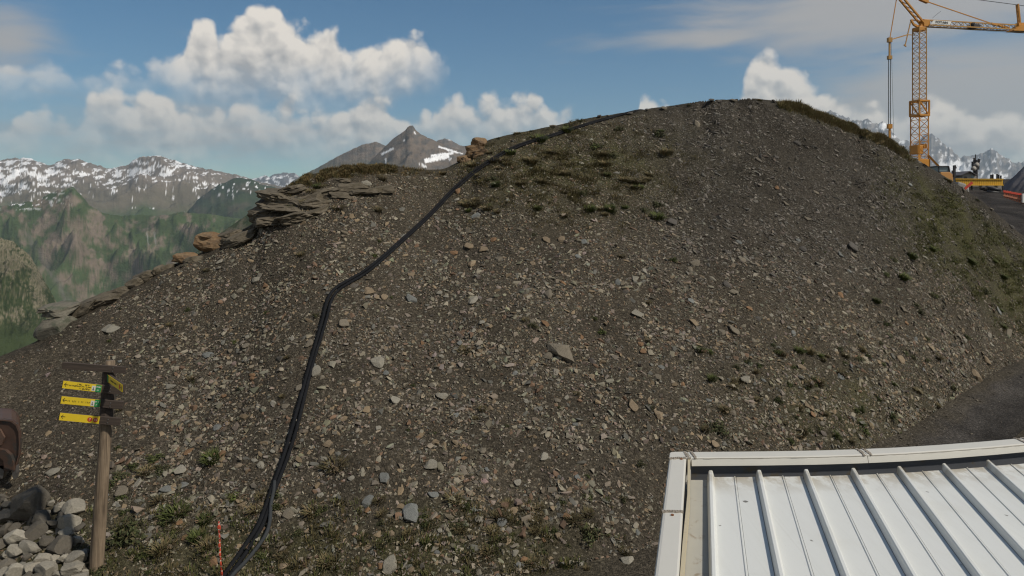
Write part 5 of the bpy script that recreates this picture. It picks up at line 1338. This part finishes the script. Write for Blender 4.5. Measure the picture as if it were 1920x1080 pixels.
# jib: triangular lattice
b = MB(); A0, A1 = CP(1737, 37.5), CP(2260, 66); bt0 = [CP(1737, 48.5, s_) for s_ in (-0.42, 0.42)]; bt1 = [CP(2260, 75, s_) for s_ in (-0.42, 0.42)]
b.bar(A0, A1, 0.13); nb = 46
for q in range(2):
    b.bar(bt0[q], bt1[q], 0.12)
    for i in range(nb):
        k0, k1, km = i / nb, (i + 1) / nb, (i + 0.5) / nb
        b.bar(bt0[q].lerp(bt1[q], k0), A0.lerp(A1, km), 0.055); b.bar(A0.lerp(A1, km), bt0[q].lerp(bt1[q], k1), 0.055)
for i in range(nb + 1): b.bar(bt0[0].lerp(bt1[0], i / nb), bt0[1].lerp(bt1[1], i / nb), 0.05)
jib = cput(b, 'jib', M['crane_pale'])
# name board on the jib
f0, f1 = CP(1741, 43.2, -0.50), CP(1776, 45.4, -0.50)
rot = frame_of(f0, f1); mid = (f0 + f1) / 2; ln = (f1 - f0).length
b = MB(); b.prism([(-ln / 2 - 0.1, 0, -0.20), (ln / 2 - 0.15, 0, -0.20), (ln / 2 + 0.1, 0, 0.20), (-ln / 2 + 0.2, 0, 0.20)], (0, 0.03, 0))
nb_ = b.build('name_board', M['plate_white'], None); nb_.parent = jib; nb_.matrix_basis = Matrix.Translation(mid - base) @ rot.to_4x4()
tm = link(bpy.data.objects.new('lettering', text_mesh('POTAIN', 0.40, M['sign_black'], ex=0.01)), jib); tm.matrix_basis = Matrix.Translation(mid - base - JN * 0.03) @ rot.to_4x4() @ Matrix.Diagonal((1.18, 1, 0.92, 1))
# trolley and jib joint with its post
b = MB(); b.box(CP(1826, 50), (0.9, 0.9, 0.35), Matrix.Rotation(0.25, 3, 'Z')); b.box(CP(1823, 46.5), (0.3, 0.5, 0.4)); cput(b, 'trolley', M['dark'])
b = MB(); b.prism([CP(1893, 59, -0.5), CP(1926, 60, -0.5), CP(1917, 49, -0.5), CP(1907, 49, -0.5)], JN * 1.0); b.bar(CP(1911, 52, -0.18), CP(1907, 8, -0.12), 0.16); b.bar(CP(1913, 52, 0.18), CP(1908, 8, 0.12), 0.16)
for k in range(5): b.bar(CP(1911 - k * .8, 52 - k * 9, -0.16), CP(1912 - k * .8, 45 - k * 9, 0.16), 0.07)
b.bar(CP(1907, 49), CP(1918, 49), 0.5, 0.7); cput(b, 'jib_joint', M['crane'])
b = MB(); b.bar(CP(1858, 44), CP(1892, 53), 0.20); cput(b, 'fold_strut', M['crane'])
b = MB(); b.bar(CP(1725, -2), CP(1739, 4), 0.35, 0.30); cput(b, 'tie_block', M['crane'])
b = MB(); b.bar(CP(1738, 3), CP(1862, 45), 0.09); b.bar(CP(1738, 3), CP(1725, -3), 0.1); cput(b, 'tie_rod', M['crane'])
b = MB(); b.bar(CP(1728, -2), CP(1672, -24), 0.09); cput(b, 'top_tie', M['crane'])
b = MB(); b.bar(CP(1830, -1), CP(1907, 9), 0.05); b.bar(CP(1907, 9), CP(2260, 60), 0.05); b.bar(CP(1737, 51), CP(2200, 80), 0.025); b.bar(CP(1748, 34), CP(1764, 21), 0.025); cput(b, 'tie_rope', M['cable'])
# rear strut, ropes and ballast line
b = MB(); b.bar(CP(1725, 52), CP(1713, 46), 0.22); b.bar(CP(1713, 46), CP(1708, 37), 0.18); b.bar(CP(1708, 37), CP(1727, 40), 0.09); cput(b, 'rear_bracket', M['crane'])
b = MB(); b.bar(CP(1708, 38), CP(1697, 86), 0.09); b.bar(CP(1709, 37), CP(1701, 67), 0.07); b.bar(CP(1668, 75), CP(1702, 65), 0.13); b.bar(CP(1702, 65), CP(1716, 66), 0.08); b.bar(CP(1695, 84), CP(1699, 87), 0.12); cput(b, 'rear_strut', M['crane_pale'])
b = MB(); b.bar(CP(1668, 75), CP(1682, -8), 0.075); b.bar(CP(1682, -8), CP(1672, -24), 0.07); cput(b, 'backstay', M['crane'])
b = MB(); b.bar(CP(1668, 72), CP(1668, 110), 0.16); b.box(CP(1668, 108), (0.4, 0.4, 0.4)); b.box(CP(1668, 75), (0.42, 0.4, 0.5)); cput(b, 'rope_block', M['crane_pale'])
b = MB()
for px in (1666, 1669.5): b.bar(CP(px, 108), CP(px, 238), 0.055)
b.bar(CP(1671, 76), CP(1676, 262), 0.02); cput(b, 'hoist_ropes', M['cable'])
b = MB(); b.box(CP(1668, 237), (0.45, 0.4, 0.5)); b.bar(CP(1668, 237), CP(1668, 330), 0.18); cput(b, 'ballast_frame', M['crane'])
b = MB(); b.box(CP(1693, 318), (3.4, 1.6, 1.4), Matrix.Rotation(0.25, 3, 'Z')); cput(b, 'ballast', M['concrete'], bevel=0.08)

# ------------------------------------------------------------------ building site on the terrace
def at(px, py, Y): return P(px, py, Y)
# orange machine with a glazed cab
mp = at(1776, 340, 50); mc = empty('site_machine', mp); tag(mc, 'small orange site machine with a glazed cab behind the hill shoulder', 'machine')
def rel(px, py, dy=0.0): return P(px, py, 50 + dy) - mp
b = MB(); b.prism([rel(1762, 343), rel(1788, 343), rel(1786, 327), rel(1781, 322.5), rel(1764, 322.5)], (0, 1.8, 0)); b.build('body', M['orange'], mc, bevel=0.03)
cab = MB().prism([rel(1760, 322.5, 0.2), rel(1781, 322.5, 0.2), rel(1778.5, 312.5, 0.2), rel(1760, 312.5, 0.2)], (0, 1.4, 0)).build('cab_glass', M['glass'], mc)
b = MB()
for A, B in (((1760, 322.5), (1760, 312)), ((1781, 322.5), (1778.5, 312)), ((1759, 312), (1779, 312)), ((1759, 322.5), (1781, 322.5))):
    for dy in (0.17, 1.62): b.bar(rel(*A, dy), rel(*B, dy), 0.07)
b.prism([rel(1757, 312.4, 0.1), rel(1780, 312.4, 0.1), rel(1779, 311, 0.1), rel(1757, 311, 0.1)], (0, 1.6, 0)); b.build('cab_frame', M['dark'], mc)
MB().bar(rel(1789, 332, 0.3), rel(1789.5, 310, 0.3), 0.14).bar(rel(1789, 326, 0.3), rel(1785, 320, 0.3), 0.09).bar(rel(1789.5, 310, 0.3), rel(1792, 316, 0.3), 0.12).build('exhaust_boom', M['dark'], mc)
for s_ in (0.1, 1.5): MB().prism([rel(1760, 349, s_), rel(1787, 349, s_), rel(1789, 346, s_), rel(1787, 342.5, s_), rel(1760, 342.5, s_), rel(1758, 346, s_)], (0, 0.4, 0)).build('track', M['dark'], mc)
# long yellow formwork barrier
Yb = 54.0; yp_ = at(1838, 350, Yb); yb = empty('site_barrier', yp_); tag(yb, 'long yellow slatted barrier across the end of the site road', 'barrier')
def ry(px, py, dy=0.0): return P(px, py, Yb + dy) - yp_
for k in range(22):
    px = 1792.6 + k * 4.02
    MB().prism([ry(px, 346.6), ry(px + 3.5, 346.7), ry(px + 3.5, 336.4), ry(px, 336.2)], (0, 0.05, 0)).build('slat', M['yellow'], yb)
MB().bar(ry(1791, 335.6, -0.02), ry(1881, 336, -0.02), 0.10, 0.07).build('top_rail', M['yellow'], yb); MB().bar(ry(1791, 347, -0.02), ry(1881, 347.2, -0.02), 0.10, 0.07).build('bottom_rail', M['yellow'], yb)
for px in (1793, 1822, 1851, 1880): MB().bar(ry(px, 335, 0.1), ry(px, 357, 0.1), 0.09).build('post', M['dark'], yb)
kb = MB(); kb.prism([ry(1797, 356, 0.3), ry(1880, 356, 0.3), ry(1880, 347.5, 0.3), ry(1797, 347.5, 0.3)], (0, 0.5, 0)); kb.build('concrete_kerb', M['concrete'], yb)
# hut
Yh = 62.0; hp = at(1818, 338, Yh); hut = empty('hut', hp); tag(hut, 'small grey gabled hut beside the antenna mast', 'hut')
def rh(px, py, dy=0.0): return P(px, py, Yh + dy) - hp
MB().prism([rh(1804, 345), rh(1831, 345), rh(1831, 328), rh(1819, 322.5), rh(1804, 328)], (0, 3.0, 0)).build('wall', M['hut_wall'], hut)
b = MB(); b.prism([rh(1801, 329.5, -0.3), rh(1819, 321.6, -0.3), rh(1819, 320.4, -0.3), rh(1800.5, 328.4, -0.3)], (0, 3.6, 0)); b.prism([rh(1819, 321.6, -0.3), rh(1833, 329.3, -0.3), rh(1833.5, 328.2, -0.3), rh(1819, 320.4, -0.3)], (0, 3.6, 0)); b.build('roof', M['hut_roof'], hut)
MB().prism([rh(1821, 334, -0.03), rh(1826, 334, -0.03), rh(1826, 329, -0.03), rh(1821, 329, -0.03)], (0, 0.02, 0)).build('window', M['glass'], hut)
MB().prism([rh(1808, 344, -0.03), rh(1813, 344, -0.03), rh(1813, 331, -0.03), rh(1808, 331, -0.03)], (0, 0.02, 0)).build('door', M['hut_roof'], hut)
# antenna mast
Ym = 68.0; ap = at(1829, 345, Ym); mast = empty('antenna_mast', ap); tag(mast, 'dark antenna mast with panels and dishes behind the hut', 'mast')
def rm(px, py, dy=0.0): return P(px, py, Ym + dy) - ap
MB().tube([rm(1829, 352), rm(1829, 300)], 0.20, 8).tube([rm(1829, 300), rm(1829.2, 289.5)], 0.05, 6).build('pole', M['dark'], mast)
for i, (x0, y0, x1, y1, w) in enumerate(((1825, 313, 1825, 303, .22), (1833, 314, 1833, 304, .22), (1835.5, 304, 1835.5, 298, .16), (1827, 300, 1827, 296, .14), (1831.8, 318, 1831.8, 311, .3), (1823.5, 319, 1823.5, 314, .2))):
    MB().bar(rm(x0, y0), rm(x1, y1), w).bar(rm(x0, (y0 + y1) / 2), rm(1829, (y0 + y1) / 2), 0.06).build('antenna', M['dark'], mast)
for px, py in ((1832, 309), (1826.5, 316)):
    p = rm(px, py, -0.5); MB().tube([p, p + Vector((0, 0.25, 0))], [0.24, 0.17], 14).build('dish', M['concrete'], mast, True)
# tilted red barrier board on a white block
Yr_ = 47.0; rp = at(1812, 361, Yr_); rb = empty('warning_barrier', rp); tag(rb, 'tilted red warning board on a white block at the side of the site road', 'warning board')
def rr_(px, py, dy=0.0): return P(px, py, Yr_ + dy) - rp
MB().prism([rr_(1810, 364), rr_(1817, 364), rr_(1816.5, 351), rr_(1811.5, 351)], (0, 0.25, 0)).build('block', M['plate_white'], rb, bevel=0.01)
MB().bar(rr_(1809, 354, -0.1), rr_(1823, 342, -0.1), 0.06, 0.16).build('board', M['red'], rb)
MB().bar(rr_(1809.5, 352, -0.12), rr_(1809.5, 363, -0.12), 0.07, 0.1).build('leg', M['red'], rb)
for k in range(3): MB().bar(rr_(1813.2, 354.5 + k * 2.6, -0.03), rr_(1816, 354.5 + k * 2.6, -0.03), 0.02, 0.035).build('mark', M['sign_black'], rb)
MB().box(at(1799, 349, 48.5), (0.62, 0.5, 0.5), Matrix.Rotation(0.3, 3, 'Y')).build('white_sack', M['concrete'], bevel=0.12); bpy.data.objects['white_sack']['label'] = 'white bulk sack slumped at the left end of the yellow barrier'; bpy.data.objects['white_sack']['category'] = 'sack'
# dark pipes stacked beside the road
GD = 'dark drain pipes stacked beside the site road'
for i, (px, py, w) in enumerate(((1862, 360.5, 22), (1864, 357.5, 22), (1866, 355, 20), (1860, 353.5, 16))):
    a, e = at(px - w / 2, py - 1, 51.5 + 0.25 * (i % 2)), at(px + w / 2, py + 1, 51.3 + 0.25 * (i % 2))
    o = MB().tube([a, e], 0.12, 10).build('drain_pipe', M['dark'], None, True)
    tag(o, ('lowest', 'second', 'third', 'topmost')[i] + ' of the dark pipes stacked beside the site road', 'pipe', GD)
for i, (px, py) in enumerate(((1842, 353), (1848, 355), (1853, 352))):
    pp = at(px, py, 52.5); V, Fc = cut_rock(700 + i, 2, 0.7, 9, 0.06); s = 0.42
    o = obj('rubble_block', np_mesh('rubble_block', V * s, Fc, False, M['boulder'], np.tile(np.array((0.07, 0.065, 0.06)), (len(V), 1)))); o.location = pp
    tag(o, ('left', 'middle', 'right')[i] + ' one of three dark rubble blocks below the yellow barrier', 'rubble', 'rubble blocks below the yellow barrier')
# orange plank fence at the right edge
Yf2 = 43.0; fp = at(1900, 375, Yf2); fn = empty('plank_fence', fp); tag(fn, 'rusty orange plank fence along the right side of the site road', 'fence')
def rf(px, py, dy=0.0): return P(px, py, Yf2 + dy) - fp
for k in range(11):
    px = 1883 + k * 4.6; y0 = 357 + k * 1.0; MB().prism([rf(px, y0 + 14 + k * .5), rf(px + 3.2, y0 + 14 + k * .5), rf(px + 3.0, y0 + random.uniform(-.8, .8)), rf(px, y0)], (0, 0.04, 0)).build('plank', M['orange_fence'], fn)
MB().bar(rf(1881, 358.5, -0.04), rf(1936, 368.5, -0.04), 0.06, 0.12).build('rail', M['red'], fn); MB().bar(rf(1881, 366, -0.04), rf(1936, 379, -0.04), 0.06, 0.10).build('rail', M['orange_fence'], fn)
MB().prism([rf(1917.5, 380, -0.2), rf(1924, 380, -0.2), rf(1924, 363, -0.2), rf(1917.5, 363, -0.2)], (0, 0.1, 0)).build('white_post', M['plate_white'], fn)
for i, px in enumerate((1858, 1861.5, 1869.5, 1872.5, 1876.5)):
    o = MB().tube([at(px, 345, 57), at(px, (327.5, 327, 326, 327.5, 329)[i], 57)], 0.07, 6).build('iron_post', M['dark']); tag(o, 'thin dark iron post, number %s of five from the left above the yellow barrier' % ('one', 'two', 'three', 'four', 'five')[i], 'post', 'iron posts above the yellow barrier')

# stones rolled out onto the track
def road_stones(N):
    Xr, Yr, z, dist = ROADG; w = np.exp(-np.clip(dist + 0.1, 0, None) / 0.45) + 0.03; w = (w / w.sum()).ravel()
    pk = rng.choice(w.size, N, p=w); pos = np.stack([Xr.ravel()[pk], Yr.ravel()[pk], z.ravel()[pk]], 1) + rng.normal(0, 0.05, (N, 3)) * np.array([1, 1, 0])
    size = 0.022 * 6.0 ** (rng.random(N) ** 2.0); VV, FF, CC = [], [], []; off = 0
    c = np.array([0.125, 0.108, 0.082]) * rng.uniform(0.5, 1.7, (N, 1)); kind = rng.integers(0, len(chips), N)
    for k, (tv, tf) in enumerate(chips):
        q = np.nonzero(kind == k)[0]; a = rng.uniform(0, 6.28, len(q)); R3 = np.zeros((len(q), 3, 3)); R3[:, 0, 0] = np.cos(a); R3[:, 0, 1] = -np.sin(a); R3[:, 1, 0] = np.sin(a); R3[:, 1, 1] = np.cos(a); R3[:, 2, 2] = 1
        W = np.einsum('nij,vj->nvi', R3, tv) * size[q][:, None, None] + pos[q][:, None]
        VV.append(W.reshape(-1, 3)); FF.append((tf[None] + (np.arange(len(q)) * len(tv))[:, None, None]).reshape(-1, 3) + off); CC.append(np.repeat(c[q], len(tv), 0)); off += len(q) * len(tv)
    tag(obj('track_gravel', np_mesh('track_gravel', np.concatenate(VV), np.concatenate(FF), False, M['stone'], np.concatenate(CC))), 'loose stones rolled onto the edge of the dark track', 'stones', kind='stuff')
road_stones(8000)

# where several look-alikes share a description, say which one by its place in the row
def ordinal(n): return f"{n}{'th' if 10 <= n % 100 <= 20 else {1: 'st', 2: 'nd', 3: 'rd'}.get(n % 10, 'th')}"
by = {}
for o in list(col.objects):
    if o.parent is None and 'label' in o.keys() and o.name.split('.')[0] in ('stone', 'plant', 'boulder'): by.setdefault(o['label'], []).append(o)
for lab, os_ in by.items():
    if len(os_) < 2: continue
    def key(o):
        p = o.matrix_basis.translation; return p.x / p.y
    for i, o in enumerate(sorted(os_, key=key)): o['label'] = f'{lab}, {ordinal(i + 1)} from left'
